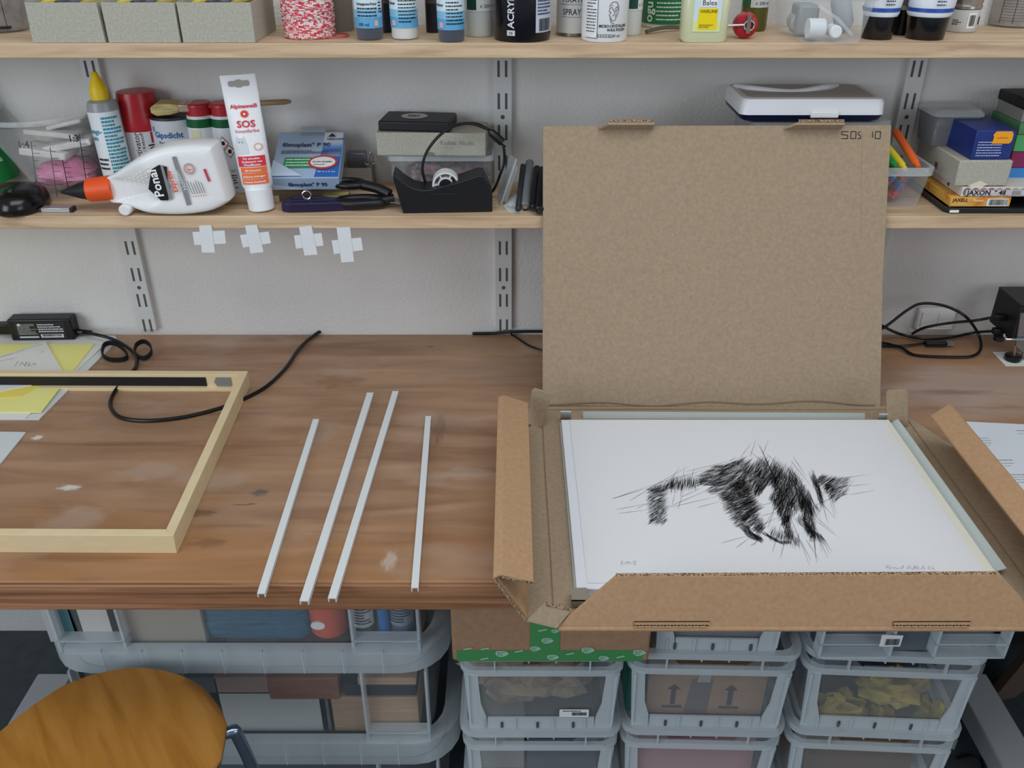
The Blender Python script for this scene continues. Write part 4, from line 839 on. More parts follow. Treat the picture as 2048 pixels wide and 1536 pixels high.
m.at(T(W(46, 294, 0).x*.0, 0, 0)); q = W(36, 296, cy-(r+rt)/2*.97)-V(t.location); m.at(T(*q)); m.text('1:4', .0155, 0, 0, INK, bold=True)
q = W(137, 283, cy-(r+rt)/2*.93)-V(t.location); m.at(T(*q)); m.text('1:3', .0145, 0, 0, INK, bold=True)
O('printed_scale', m, t, smooth=0)
pk = noisy('pink_bag', [hx('d56f9c'), hx('eaa0c2')], (20, 20, 20), 2., 4, .4, .6, 60, bdist=.004)
wb = noisy('white_bag', [hx('d5d2cf'), hx('eceae7')], (20, 20, 20), 2., 4, .5, .6, 60, bdist=.004)
one('pink_bag', blob(MB(), 0, 0, .027, .046, .042, .023, pk, 4, .16, 16), 'pink crumpled bag at the bottom of the plastic mixing cup', 'bag', loc=(cx+.001, cy, ZL+.004))
for i, (dx, dz, rx, rz_, lab, an) in enumerate(((-.018, .068, .036, .012, 'white packet low in the plastic mixing cup', 8), (.018, .078, .040, .011, 'white packet lying tilted in the plastic mixing cup', -10), (-.010, .094, .040, .009, 'white packet on top in the plastic mixing cup', 6), (.012, .107, .030, .007, 'white packet poking up at the back of the plastic mixing cup', -12))):
    m = MB(); m.at(RY(R(an))); m.box(-rx, rx, -.030+.006*i, .025, -rz_/2, rz_/2, wb); one('white_packet', m, lab, 'packet', 'white packets in the plastic cup', loc=(cx+dx, cy-.006+.004*i, ZL+dz), bev=.003, seg=3)
# bottle with yellow cap
x, y, hw = base(206, 262, 385, ZL+.0004); y = -.10
a = W(227, 380, y)
t = thing('nozzle_bottle', 'small translucent bottle with a yellow nozzle cap and blue label', 'bottle', (a.x+.003, y+.028, ZL+.0004), rot=(0, R(-1.5), 0))
sx_ = .0235; H = topz(206, y)-ZL
O('body', MB().lathe([(sx_*.95, 0), (sx_, .003), (sx_, H-.010), (sx_*.9, H-.003), (sx_*.55, H)], plastic('milky_bottle', 'a9adb0', .75), 32), t)
O('cap', MB().lathe([(.0135, H), (.0135, H+.016), (.011, H+.021), (.006, H+.034), (.0045, H+.038), (.0025, H+.040)], mat('f2cf1e', .4), 28), t)
m = print_on(MB()); lw = sx_+.0005; m.wrap(-.036, .036, .004, H-.016, lw, mat('e6ecef', .5)); m.wrap(.002, .033, .006, H-.020, lw+.0003, mat('dfeef2', .5)); m.lines(.003, .033, .008, H-.022, 22, mat('2d8fa8', .5), lw+.0006, fill=.6)
m.text('ungs-\num', .0105, -.022, H-.048, mat('2f93ad', .5), lw+.0006, bold=True); m.lines(-.020, 0, .045, .066, 3, INK, lw+.0006); m.wrap(-.016, .002, .012, .036, lw+.0006, mat('c08e72', .6)); m.wrap(-.016, -.006, .026, .036, lw+.0009, mat('e9e3d8', .6))
O('label', m, t)
# red capped spray can
y = -.062
a, b = W(228, 300, y), W(290, 190, y)
t = thing('spray_can', 'white spray can with a large red cap behind the yellow-capped bottle', 'spray can', ((a.x+b.x)/2+.006, y+.03, ZL+.0004)); r = (b.x-a.x)/2
zt = topz(190, y)-ZL; zc2 = topz(262, y)-ZL
O('body', MB().lathe([(r, 0), (r, zc2-.002)], mat('d5d6d8', .35), 32), t); O('cap', MB().lathe([(r*1.01, zc2-.002), (r*1.01, zc2+.01), (r*.86, zt-.004), (r*.83, zt), (r*.6, zt+.001)], mat('b01e26', .3), 32), t)
m = print_on(MB()); m.text('Activator', .0125, .006, .050, INK, r+.0005, R(90)); m.text('Acryl / Klebstoff', .007, .0125, .050, INK, r+.0005, R(90)); m.text('OL', .017, .030, .06, INK, r+.0005, R(90), bold=True); m.wrap(.024, .030, zc2-.02, zc2-.003, r+.0005, mat('b01e26', .4)); O('lettering', m, t, smooth=0)
# gipsdicht tin
y = -.075
a, b = W(297, 300, y), W(372, 232, y); r = (b.x-a.x)/2; zt = topz(238, y)-ZL
t = thing('sealant_tin', 'grey-white round tin with blue lettering and a brush on its lid', 'tin', ((a.x+b.x)/2, y+r, ZL+.0004))
O('body', MB().lathe([(r, 0), (r, zt-.003)], mat('c9cfd4', .4), 36), t); O('lid', MB().lathe([(r*1.02, zt-.004), (r*1.02, zt), (r*.95, zt), (r*.93, zt-.002), (r*.3, zt-.002)], mat('4a4a4c', .35, .8), 36), t)
m = print_on(MB()); m.text('Gipsdicht', .0125, -.024, zt-.030, mat('2455a0', .5), r+.0005, bold=True); m.text('Plaster Sealant', .0062, -.017, zt-.040, INK, r+.0005); m.text('Produit de...', .0062, -.020, zt-.048, INK, r+.0005); m.lines(-.022, .022, .02, zt-.052, 6, GREYI, r+.0005)
m.wrap(-.028, -.023, zt-.022, zt-.014, r+.0005, mat('6f86c0', .5)); O('label', m, t, smooth=0)
# red-capped green collared cans
for pl, pr, lab in ((368, 415, 'slim spray can with red cap and green band, left of the two'), (417, 464, 'slim spray can with red cap, green band and hazard diamonds')):
    y = -.07
    a, b = W(pl, 300, y), W(pr, 232, y); r = (b.x-a.x)/2; z0, z1_, z2_ = topz(212, y)-ZL, topz(235, y)-ZL, topz(252, y)-ZL
    t = thing('slim_spray_can', lab, 'spray can', ((a.x+b.x)/2+.004, y+r, ZL+.0004), group='slim spray cans with red caps')
    O('body', MB().lathe([(r, 0), (r, z1_-.006), (r*.9, z1_)], mat('d9dee3', .35), 32), t)
    O('collar', MB().lathe([(r*1.01, z2_-.004), (r*1.01, z1_-.004)], mat('0d5a30', .35), 32, cap=(False, False)), t)
    O('cap', MB().lathe([(r*.86, z1_-.001), (r*.86, z1_+.012), (r*.90, z1_+.013), (r*.88, z0-.001), (r*.8, z0+.001), (r*.2, z0+.001)], mat('b32630', .35), 28), t)
    m = print_on(MB())
    if pl > 400:
        rd = mat('b81f2c', .5)
        for u, z in ((-.002, .082), (.0065, .069)):
            for s_, mm in ((.0105, rd), (.0088, WHITE)):
                for du, dz in ((0, 0),): m.f; 
                q = [(u, z-s_), (u+s_*.9, z), (u, z+s_), (u-s_*.9, z)]; rr = r+(.0005 if mm is rd else .0009); m.poly([(rr*sin(k/rr), -rr*cos(k/rr), w_) for k, w_ in q], mm)
            m.wrap(u-.002, u+.003, z-.003, z+.003, r+.0013, INK)
        m.text('50 ml', .0055, -.002, .036, INK, r+.0005); m.lines(-.004, .012, .008, .032, 6, INK, r+.0005)
    else: m.wrap(-.012, .004, .075, z1_-.02, r+.0005, mat('dcdcae', .6)); m.lines(-.014, .012, .02, .07, 10, GREYI, r+.0005)
    O('print', m, t, smooth=0)
# brush across the tins
a, b = W(306, 218, -.055), W(578, 203, -.055)
a = V((a.x, -.052, W(306, 217, -.055).z)); b = V((b.x, -.040, W(578, 203, -.04).z)); d = (b-a)
t = thing('flat_brush', 'flat bristle brush with wooden handle lying across the tin and spray cans', 'brush', tuple(a), rot=tuple(d.to_track_quat('X', 'Z').to_euler())); L = d.length
O('bristles', MB().loft([[(x_, y_*w_, z_*h_) for y_, z_ in ((-1, -1), (1, -1), (1, 1), (-1, 1))] for x_, w_, h_ in ((0, .017, .004), (.008, .018, .009), (.028, .016, .0085), (.042, .014, .006))], noisy('bristle', [hx('a8935a'), hx('d6c68e')], (10, 300, 300), 1., 3, .7)), t, bev=.001)
O('ferrule', MB().box(.041, .062, -.0145, .0145, -.0065, .0065, mat('b9a08c', .3, .7)), t, bev=.002)
m = MB(); rings = []
for u, w_ in ((.060, .012), (.075, .011), (.10, .0065), (.14, .0055), (L*.75, .0075), (L-.01, .0075), (L-.002, .005), (L, .002)): rings.append([(u, w_*cos(i*pi/8), w_*.55*sin(i*pi/8)) for i in range(16)])
O('handle', m.loft(rings, noisy('handle_wood', [hx('8f7558'), hx('a98e6e')], (5, 40, 40), 3, 4, .5)), t)
# glue bottle lying on its side
yb_ = -.155; rx_ = lambda px, py: W(px, py, yb_)
gc = rx_(300, 360)
t = thing('glue_bottle', 'large white wood glue bottle with orange collar and black nozzle lying on its side', 'glue bottle', (gc.x, yb_, ZL+.0004))
def gp_(px, py, dy=0): q = W(px, py, yb_+dy); return (q.x-gc.x, q.z-ZL)
up = [(213, 352), (232, 343), (262, 322), (300, 297), (340, 283), (385, 278), (430, 279), (438, 290), (452, 335), (464, 375), (467, 390)]
lo = [(220, 398), (240, 401), (265, 406), (300, 415), (345, 419), (390, 418), (430, 412), (450, 404), (462, 397), (467, 392), (467, 391)]
# closed outline, inflated front to back
out = [gp_(*q) for q in up]+[gp_(*q) for q in lo[::-1]]
zmin = min(z for _, z in out); out = [(x_, z-zmin+.0005) for x_, z in out]
sm_ = smoothpath([(x_, 0, z) for x_, z in out+[out[0]]], 3)[:-1]; ccx = sum(p.x for p in sm_)/len(sm_); ccz = sum(p.z for p in sm_)/len(sm_)
whb = mat('e9eaeb', .3, spec=.5)
m = MB(); th_ = .030
def ringat(k, yy): 
    o_ = []
    for p in sm_:
        e_ = .35+.65*min(1, max(0, (p.x-sm_[0].x)/.06)); o_.append((ccx+(p.x-ccx)*(1-(1-k)*.8), yy*e_, ccz+(p.z-ccz)*k))
    return o_
m.loft([ringat(.5, -th_), ringat(.88, -th_), ringat(.95, -th_*.88), ringat(.985, -th_*.65), ringat(1, -th_*.3), ringat(1, th_*.3), ringat(.97, th_*.65), ringat(.90, th_*.9), ringat(.80, th_)], whb)
O('body', m, t, smooth=60, sub=1)
# collar and nozzle along the axis
p0, p1, p2, p3 = [V((gp_(*q)[0], 0, gp_(*q)[1]-zmin)) for q in ((222, 373), (179, 378), (176, 378), (122, 382))]
O('collar', MB().tube([p0+V((.004, 0, 0)), p0, p1, p1+V((-.001, 0, 0))], .015, mat('e8551f', .45), 28, rr=[.0185, .0185, .0175, .0165]), t)
O('nozzle', MB().tube([p2+V((.004, 0, 0)), p2, p2+(p3-p2)*.35, p2+(p3-p2)*.9, p3], .01, mat('17181a', .5), 20, rr=[.0155, .0150, .0115, .0035, .002]), t)
q = gp_(262, 408); O('cap_tab', MB().loft([[(q[0]+.0095*k*cos(i*pi/10), yy, q[1]-zmin+.0002+.0085*k*sin(i*pi/10)) for i in range(20)] for k, yy in ((.8, -.028), (1, -.026), (1, -.010))], whb), t)
def gl(px, py): q = gp_(px, py, -th_); return (q[0], q[1]-zmin)
m = print_on(MB()); yy = -th_-.0016
def gq(pts, mm, dy=0.): m.fprism([gl(*p) for p in pts], yy-dy, yy-dy+.0002, mm)
gq([(318, 327), (334, 331), (337, 398), (322, 398), (297, 375), (303, 336)], mat('0c0c0e', .4)); gq([(321, 329), (326, 328), (346, 396), (339, 396)], mat('85888b', .5), .0002)
gq([(344, 311), (352, 310), (383, 406), (374, 408)], mat('85888b', .5))
a_ = gl(329, 390); m.at(T(a_[0], yy-.0006, a_[1])); m.text('Ponal', .019, 0, 0, WHITE, rot=R(97), bold=True)
a_ = gl(357, 381); m.at(T(a_[0], yy-.0003, a_[1])); m.text('Express', .0105, 0, 0, mat('dd4a24', .5), rot=R(102), bold=True)
a_ = gl(374, 376); m.at(T(a_[0], yy-.0006, a_[1])); m.text('Holzleim', .0085, .001, 0, WHITE, rot=R(107))
for k in range(6):
    a_ = gl(388+5*k, 391-k*.5); m.at(T(a_[0], yy-.0003, a_[1])@RY(R(-103))); m.box(.004, .025-.002*(k % 3), 0, .0001, -.0005, .0003, GREYI); m.box(0, .0015, 0, .0001, -.0007, .0007, mat('dd4a24', .5))
a_ = gl(379, 335); m.at(T(a_[0], yy-.0003, a_[1]))
for r0, r1, mm in ((.0082, .0074, GREYI), (.0062, .0052, mat('e0705a', .5))):
    for i in range(20):
        c0, c1 = 2*pi*i/20, 2*pi*(i+1)/20; m.poly([(r0*cos(c0), 0, r0*sin(c0)), (r0*cos(c1), 0, r0*sin(c1)), (r1*cos(c1), 0, r1*sin(c1)), (r1*cos(c0), 0, r1*sin(c0))], mm)
m.box(-.003, .002, 0, .0001, -.002, 0, mat('e0705a', .5))
a_ = gl(409, 335); m.at(T(a_[0], yy-.0003, a_[1])@RY(R(-103))); m.box(-.019, .0, 0, .0001, -.0018, .0018, mat('c2394a', .5)); m.at(Matrix())
O('label', m, t, smooth=0)
m = MB()
for i in range(8):
    for j in range(6):
        a_ = gl(243+i*7.5+j*2, 362+j*6.5-i*4)
        if 238 < 243+i*7.5+j*2 < 296: m.lathe([(.0011, 0)], whb) if 0 else m.loft([[(a_[0]+.0014*k*cos(c*pi/3), yy+.0012-d_, a_[1]+.0011*k*sin(c*pi/3)) for c in range(6)] for k, d_ in ((1, 0), (.6, .0007))], whb)
O('grip_dots', m, t)['kind'] = 'stuff'
# paint tube standing on its cap
yt = -.165
a = W(519, 424, yt)
t = thing('paint_tube', 'white paint tube with red SOS lettering and a cat picture, standing on its cap', 'tube', (a.x, yt+.016, ZL+.0004), rot=(R(-4), R(-3.6), 0))
H = topz(158, yt)-ZL
m = MB(); rings = []
n = 28
for z, rx2, ry2 in ((.034, .0205, .0185), (.038, .0235, .018), (.06, .0245, .0165), (.11, .026, .011), (.155, .0262, .005), (H-.026, .0262, .0012), (H+.001, .0262, .0009)):
    rings.append([(rx2*cos(2*pi*i/n), ry2*sin(2*pi*i/n), z) for i in range(n)])
tw = mat('eceef2', .35)
m.loft(rings, tw); O('body', m, t, smooth=50)
m = MB().lathe([(.0175, 0), (.0195, .002), (.0205, .034)], tw, 40)
for i in range(40): m.box(.0188*cos(2*pi*i/40)-.0004, .0188*cos(2*pi*i/40)+.0004, .0188*sin(2*pi*i/40)-.0004, .0188*sin(2*pi*i/40)+.0004, .004, .026, tw)
O('cap', m, t)
m = print_on(MB())
def ty(z): 
    for (z0_, y0_), (z1_, y1_) in zip(((.034, .0190), (.06, .0168), (.11, .0113), (.155, .0053), (H-.026, .0016), (H, .0012)), ((.06, .0168), (.11, .0113), (.155, .0053), (H-.026, .0016), (H, .0012), (H+1, .0012))):
        if z <= z1_: return -(y0_+(y1_-y0_)*(z-z0_)/(z1_-z0_))
kk = min(1., (H-.043)/.1825)
def tpoly(pts, mm, dd=0.):
    pts = [(x_, H-(H-z)*kk) for x_, z in pts]
    # curve the print around the tube
    o_ = []
    for x_, z in pts: c_ = sqrt(max(0, 1-(x_/.0268)**2)); o_.append((x_, ty(z)*c_-.0005-dd, z))
    m.poly(o_, mm)
def tbox(x0, x1, z0, z1, mm, dd=0.):
    k = 6
    nz = max(1, int(abs(z1-z0)/.004))
    for i in range(k):
        for j in range(nz): tpoly([(x0+(x1-x0)*i/k, z0+(z1-z0)*j/nz), (x0+(x1-x0)*(i+1)/k, z0+(z1-z0)*j/nz), (x0+(x1-x0)*(i+1)/k, z0+(z1-z0)*(j+1)/nz), (x0+(x1-x0)*i/k, z0+(z1-z0)*(j+1)/nz)], mm, dd)
def ttext(s_, size, x_, z, mm, bold=False, dd=.0004):
    vs, fs = fonttris(s_, bold); w_ = max(p[0] for p in vs)*size; size *= min(1, .040/w_); w_ = max(p[0] for p in vs)*size
    o_ = []
    for vx, vy, _ in vs: X = x_-w_/2+vx*size; Z = H-(H-z-vy*size)*kk; c_ = sqrt(max(0, 1-(X/.0268)**2)); o_.append((X, ty(Z)*c_-.0005-dd, Z))
    m.add(o_, fs, mm)
redp = mat('d32a3c', .5); orp = mat('ea6a2c', .5)
ttext('Alpinaweiß', .0095, .002, H-.053, redp, True); ttext('SOS', .016, .002, H-.085, redp, True); ttext('Innenfarbe', .0085, .002, H-.094, redp)
for r0, mm, dd in ((.0062, mat('ea5a26', .5), 0), (.0042, mat('d32a3c', .5), .0002), (.0018, WHITE, .0004)): tpoly([(.002+r0*cos(i*pi/10), H-.063+r0*sin(i*pi/10)) for i in range(20)], mm, dd)
cg = mat('d3d8de', .6); tpoly([(-.010+.009*cos(i*pi/8), H-.112+.009*sin(i*pi/8)) for i in range(16)], cg); tbox(-.020, .0, H-.130, H-.116, cg, -.0001)
tpoly([(-.018, H-.108), (-.0155, H-.099), (-.012, H-.105)], cg, .0001); tpoly([(-.002, H-.108), (-.0045, H-.099), (-.008, H-.105)], cg, .0001)
for ex in (-.0125, -.0075): tpoly([(ex+.0009*cos(i), H-.110+.0009*sin(i)) for i in range(6)], INK, .0003)
tpoly([(.015+.0065*cos(i*pi/8), H-.119+.0065*sin(i*pi/8)) for i in range(16)], mat('e2b8a6', .6)); tpoly([(.015+.004*cos(i*pi/8), H-.119+.004*sin(i*pi/8)) for i in range(16)], WHITE, .0003)
tbox(-.019, .022, H-.152, H-.134, redp); tbox(-.017, .022, H-.1625, H-.1535, orp); tbox(-.017, .022, H-.173, H-.1635, orp); tbox(-.017, .022, H-.1825, H-.174, orp)
for s_, z in (('Für schnelles', H-.1395), ('Ausbessern von', H-.145), ('Wandflächen', H-.1505)): ttext(s_, .0048, .002, z, WHITE, True)
for s_, z in (('Mit Schwamm', H-.160), ('Einfaches Auftragen', H-.1705), ('Höchste Deckkraft', H-.180)): ttext(s_, .0042, .002, z, WHITE, True)
O('label', m, t, smooth=0)
m = print_on(MB()); hz_ = H-.011; hole = mat('a09c9a', .8)
pts_ = [(-.0155, hz_-.002), (-.0135, hz_-.004), (-.005, hz_-.004), (-.003, hz_-.0055), (.003, hz_-.0055), (.005, hz_-.004), (.0135, hz_-.004), (.0155, hz_-.002), (.0155, hz_+.002), (.0135, hz_+.004), (.005, hz_+.004), (.003, hz_+.0055), (-.003, hz_+.0055), (-.005, hz_+.004), (-.0135, hz_+.004), (-.0155, hz_+.002)]
m.poly([(x_, -.0019, z) for x_, z in pts_], hole); O('hanging_hole', m, t, smooth=0, label='grey butterfly-shaped hanging hole')
# wood stick behind
a, b = P(300, 395, ZL+.0005), P(700, 390, ZL+.0005)
one('wood_batten', MB().box(W(290, 395, -.11).x, W(560, 395, -.11).x, -.118, -.100, ZL+.0004, ZL+.012, beech), 'thin wooden batten lying behind the glue bottle and paint tube', 'batten', bev=.0008)
# filmoplast box, tilted up at the back
fy = -.125; a, b = W(546, 380, fy), W(681, 382, fy); wbx = b.x-a.x; hb = .0235
t = thing('tape_carton', 'blue and white tape carton with a green bar and red oval, lying tilted', 'box', (a.x, fy, a.z), rot=(R(24), 0, R(1.5)))
lbx = .112
bl1 = mat('9fb4cf', .45)
O('carton', MB().box(0, wbx, 0, lbx, 0, hb, bl1), t, bev=.0008)
m = print_on(MB()); dk = mat('1d2b52', .5)
m.at(T(0, -.0006, 0)); m.text('filmoplast° P 90', .0100, .026, .0075, dk, bold=True, sx=.95)
m.poly([(0, 0, .001), (.06, 0, .001), (0, 0, .012)], mat('c3d0e2', .5))
TM = T(0, 0, hb+.0006)@RX(-pi/2); m.at(T(0, 0, hb+.0006)@Matrix.Rotation(-pi/2, 4, 'X'))
# in this frame local (x, 0, v) maps to the lid: v runs from front to back
m.poly([(wbx*.70, 0, lbx*.45), (wbx*.98, 0, lbx*.45), (wbx*.98, 0, lbx*.98), (wbx*.70, 0, lbx*.98)], mat('d5dbe4', .5)); m.poly([(wbx*.64, 0, .002), (wbx-.001, 0, .002), (wbx-.001, 0, lbx*.60), (wbx*.70, 0, lbx*.60)], mat('2f66b3', .45))
for k in range(5): m.at(T(0, 0, hb+.0008+.0001*k)@RX(-pi/2)); m.poly([(wbx*.70, 0, lbx*(.60+.04*k)), (wbx*.99, 0, lbx*(.60+.04*k)), (wbx*.99, 0, lbx*(.64+.04*k)), (wbx*.70, 0, lbx*(.64+.04*k))], mat(('4a7cbe', '6e97cb', '93b0d5', 'b2c5de', 'c5d2e2')[k], .45))
m.at(T(0, 0, hb+.0016)@RX(-pi/2)); m.text('filmoplast° P 90', .0125, .010, lbx*.66, dk, bold=True, sx=.95); m.lines(.010, .085, lbx*.50, lbx*.58, 3, GREYI)
m.poly([(.016, 0, lbx*.20), (.074, 0, lbx*.20), (.070, 0, lbx*.42), (.018, 0, lbx*.42)], mat('2c9257', .5)); m.at(T(0, 0, hb+.0019)@RX(-pi/2)); m.lines(.020, .062, lbx*.22, lbx*.40, 3, WHITE, fill=.3)
for rx2, rz2, mm, dd in ((.023, .0165, mat('c3353f', .5), .0021), (.0195, .0125, mat('dfe0de', .5), .0024)): m.at(T(.078, 0, hb+dd)@RX(-pi/2)); m.poly([(rx2*cos(i*pi/12), 0, lbx*.31+rz2*sin(i*pi/12)) for i in range(24)], mm)
m.at(T(0, 0, hb+.0027)@RX(-pi/2)); m.text('Archiv-Qualität', .0048, .062, lbx*.30, INK, bold=True); m.lines(.064, .092, lbx*.24, lbx*.27, 1, GREYI)
m.text('50 m x 2 cm', .0055, wbx*.68, .010, WHITE); m.poly([(wbx*.76, 0, lbx*.86), (wbx*.88, 0, lbx*.86), (wbx*.82, 0, lbx*.94)], dk); m.text('NESCHEN', .0062, wbx*.75, lbx*.79, dk, bold=True)
m.poly([(0, 0, .002), (.05, 0, .002), (0, 0, .04)], mat('bccbe0', .5))
O('print', m, t, smooth=0)
m = MB(); m.box(.034, .074, lbx*.9, lbx+.014, hb-.002, hb, mat('b5bccb', .5)); O('flap', m, t)
c = W(608, 300, -.035)
q = [(x_*1., z) for x_, z, _ in rrect(.108, .10, .016, 0, 5)]
one('beige_tray', MB().at(T(0, 0, 0)@RX(R(-4))).fprism(q, 0, .005, mat('d6ccbb', .6)), 'beige rounded plastic tray leaning on the wall behind the blue tape carton', 'tray', loc=(c.x+.014, -.010, W(0, 262, -.010).z-.052), bev=.002)
t = thing('metal_clamp', 'small dark metal clamp block with a wire loop right of the blue tape carton', 'clamp', tuple(W(718, 336, -.05)-V((0, 0, 0))))
O('block', MB().box(-.018, .012, 0, .02, 0, .024, mat('77757a', .25, .8)), t, bev=.001)
O('wire_loop', MB().tube(smoothpath([(.010, -.001, .008), (.016, -.001, .006), (.018, -.001, .014), (.020, -.001, .022), (.022, -.001, .026), (.024, -.001, .018), (.022, -.001, .008), (.026, -.001, .008)]), .0013, mat('a08c86', .3, .8), 8), t)
one('clamp_support', MB().box(t.location.x-.03, t.location.x+.02, -.05, -.01, ZL+.0004, t.location.z-.0002, mat('8d857c', .7)), 'low grey-beige block under the metal clamp at the wall', 'block')
one('steel_ring', MB().at(RY(R(12))@RX(R(90))).loft([[( (.0065+.0018*cos(k*pi/4))*cos(i*pi/10), (.0065+.0018*cos(k*pi/4))*sin(i*pi/10), .0018*sin(k*pi/4)) for k in range(8)] for i in range(21)], METAL, (False, False)), 'shiny steel ring under the front of the blue tape carton', 'ring', loc=(W(613, 390, -.142).x, -.1405, W(0, 391, -.142).z))
# purple knife-like tool and black scissors
c = P(640, 427, ZL)
t = thing('utility_cutter', 'dark purple plastic cutter lying in front of the blue tape carton', 'cutter', (c.x, -.165, ZL+.0004))
pu = mat('241c3c', .35)
q = [(-.060, .006), (-.052, .001), (-.040, 0), (.0, .003), (.045, .010), (.058, .016), (.050, .026), (.020, .034), (-.010, .042), (-.040, .040), (-.058, .030)]
O('housing', MB().prism([(p.x, p.y) for p in smoothpath([(x_, y_, 0) for x_, y_ in q+[q[0]]], 4)[:-1]], 0, .014, pu), t, bev=.004, seg=3)
for k in (0, 1): O('ridge', MB().tube([(-.045, .012+.014*k, .0145), (.0, .016+.012*k, .0145), (.030, .020+.006*k, .0142)], .0022, pu, 8), t)
t = thing('scissors', 'black-handled scissors lying beside the tape dispenser with the blades hidden', 'scissors', (P(730, 420, ZL).x, -.160, ZL+.0004))
hb_ = mat('131317', .4)
def loop(cx_, cy_, rx2, ry2, an, z, r_): return smoothpath([(cx_+rx2*cos(a_)*cos(R(an))-ry2*sin(a_)*sin(R(an)), cy_+rx2*cos(a_)*sin(R(an))+ry2*sin(a_)*cos(R(an)), z) for a_ in [2*pi*i/14 for i in range(15)]], 3)
O('handle', MB().tube(loop(-.028, .048, .023, .015, -10, .030, .005), .0055, hb_, 12).tube(smoothpath([(-.008, .042, .030), (.018, .032, .027), (.038, .024, .020)]), .008, hb_, 12, ), t, smooth=60)
O('handle', MB().tube(loop(-.005, .020, .036, .015, 4, .010, .005), .007, hb_, 12).tube(smoothpath([(.025, .018, .011), (.045, .020, .014)]), .008, hb_, 12), t, smooth=60)
O('blade', MB().panel([(.035, .012, .010), (.085, .014, .006), (.085, .020, .006), (.040, .028, .012)], .0018, METAL), t)
one('yellow_label_pack', MB().box(W(640, 396, -.13).x, W(690, 396, -.13).x, -.115, -.08, ZL+.0004, ZL+.010, mat('c8c07e', .6)), 'flat yellowish packet behind the scissors', 'packet', bev=.001)
# clear box, card box, hard disk
yk = -.085
a, b = W(782, 388, yk), W(985, 310, yk)
t = thing('clear_box', 'clear plastic box of small bits below the card box, behind the tape dispenser', 'plastic box', ((a.x+b.x)/2, yk, ZL+.0004)); hw = (b.x-a.x)/2; H = topz(312, yk)-ZL
m = MB().loft([rrect(hw*1.76, .075, .006, 0, 4, 0, .04), rrect(hw*2, .082, .008, H, 4, 0, .04)], clear, (True, False)); O('body', m, t, solid=.001)
O('rim', MB().loft([rrect(hw*2.04, .086, .008, H-.008, 4, 0, .04), rrect(hw*2.04, .086, .008, H, 4, 0, .04), rrect(hw*1.97, .080, .007, H, 4, 0, .04), rrect(hw*1.97, .080, .007, H-.008, 4, 0, .04), rrect(hw*2.04, .086, .008, H-.008, 4, 0, .04)], clearr, (False, False)), t)
bits = noisy('small_bits', [hx('5c5a50'), hx('8a8578'), hx('b06a9a'), hx('a9a79f')], (30, 30, 30), 3., 5, .4, .8, 120, bdist=.004, stops=[.35, .5, .6, .66])
one('bagged_bits', blob(MB(), 0, 0, .026, hw*.82, .030, .024, bits, 9, .12, 16), 'bagged grey and pink bits inside the clear box', 'bag', loc=((a.x+b.x)/2+.004, yk+.04, ZL+.003))
a, b = W(754, 310, yk-.006), W(971, 262, yk-.006); zb = ZL+H+.001
bh = topz(266, yk-.006)-zb
gbx = thing('lidded_card_box', 'grey card box with faint pencil writing on top of the clear box', 'box', ((a.x+b.x)/2, yk-.006, zb), R(-1.5)); hw = (b.x-a.x)/2
O('lid', MB().box(-hw, hw, 0, .075, .001, bh, greycard), gbx, bev=.001); O('base', MB().box(-hw+.002, hw-.002, .002, .073, 0, bh-.002, greycard), gbx)
m = print_on(MB()); m.fprism([(-.002+.008*cos(i*pi/8), .0012+.006*sin(i*pi/8)) for i in range(9)], -.0006, -.0004, mat('7d7a6f', .8)); pnc = mat('8f8c84', .8)
m.at(T(0, -.0006, 0)); m.text('Kollek', .0100, .014, .018, pnc); m.text('Nudn', .0100, .044, .018, pnc); m.lines(.014, .034, .013, .0145, 1, pnc, fill=.25); O('pencil_writing', m, gbx, smooth=0)
zd = zb+bh+.0004
t = thing('hard_disk', 'black portable hard disk with a round white sticker on the card box', 'hard disk', (W(828, 262, yk).x, yk-.001, zd), R(-6))
O('case', MB().box(-.0565, .0565, 0, .072, 0, .0155, mat('1d1d20', .5)), t, bev=.003, seg=3)
m = print_on(MB()); m.at(T(-.006, .038, .0160)@RX(-pi/2)); m.poly([(.021*cos(i*pi/14), 0, .019*sin(i*pi/14)) for i in range(28)], mat('c9c9c7', .6)); m.at(T(-.006, .038, .0163)@RX(-pi/2)); m.lines(-.010, .010, -.009, .009, 5, GREYI); O('sticker', m, t, smooth=0)
t = thing('disk_cable', 'black usb cable looping from the hard disk down behind the tape dispenser', 'cable', (W(905, 255, yk).x, yk, zd+.008)); loc = V(t.location)
pth = [W(900, 255, yk-.005), W(925, 248, yk-.02), W(950, 247, yk-.03), W(975, 258, yk-.035), W(1000, 275, yk-.035), W(1008, 300, yk-.04), W(1008, 325, yk-.04), W(1000, 350, yk-.04), W(990, 375, -.10), P(975, 395, ZL+.004)]
O('cord', MB().tube(smoothpath([p-loc for p in pth]), .0022, BLACK, 10), t)
pth = [W(975, 258, yk-.035), W(940, 247, yk-.04), W(905, 253, yk-.045), W(875, 275, yk-.045), W(853, 305, yk-.045), W(845, 335, yk-.045), W(850, 362, yk-.045), W(858, 376, yk-.045)]
O('cord', MB().tube(smoothpath([p-loc for p in pth]), .0022, BLACK, 10), t)
a_, b_2 = W(978, 262, yk-.037)-loc, W(1005, 285, yk-.037)-loc
O('connector', MB().tube([a_, a_+(b_2-a_)*.15, b_2], .006, BLACK, 8, rr=[.0035, .0065, .0065]), t); O('plug', MB().tube([b_2, b_2+(b_2-a_)*.28], .004, METAL, 4), t)
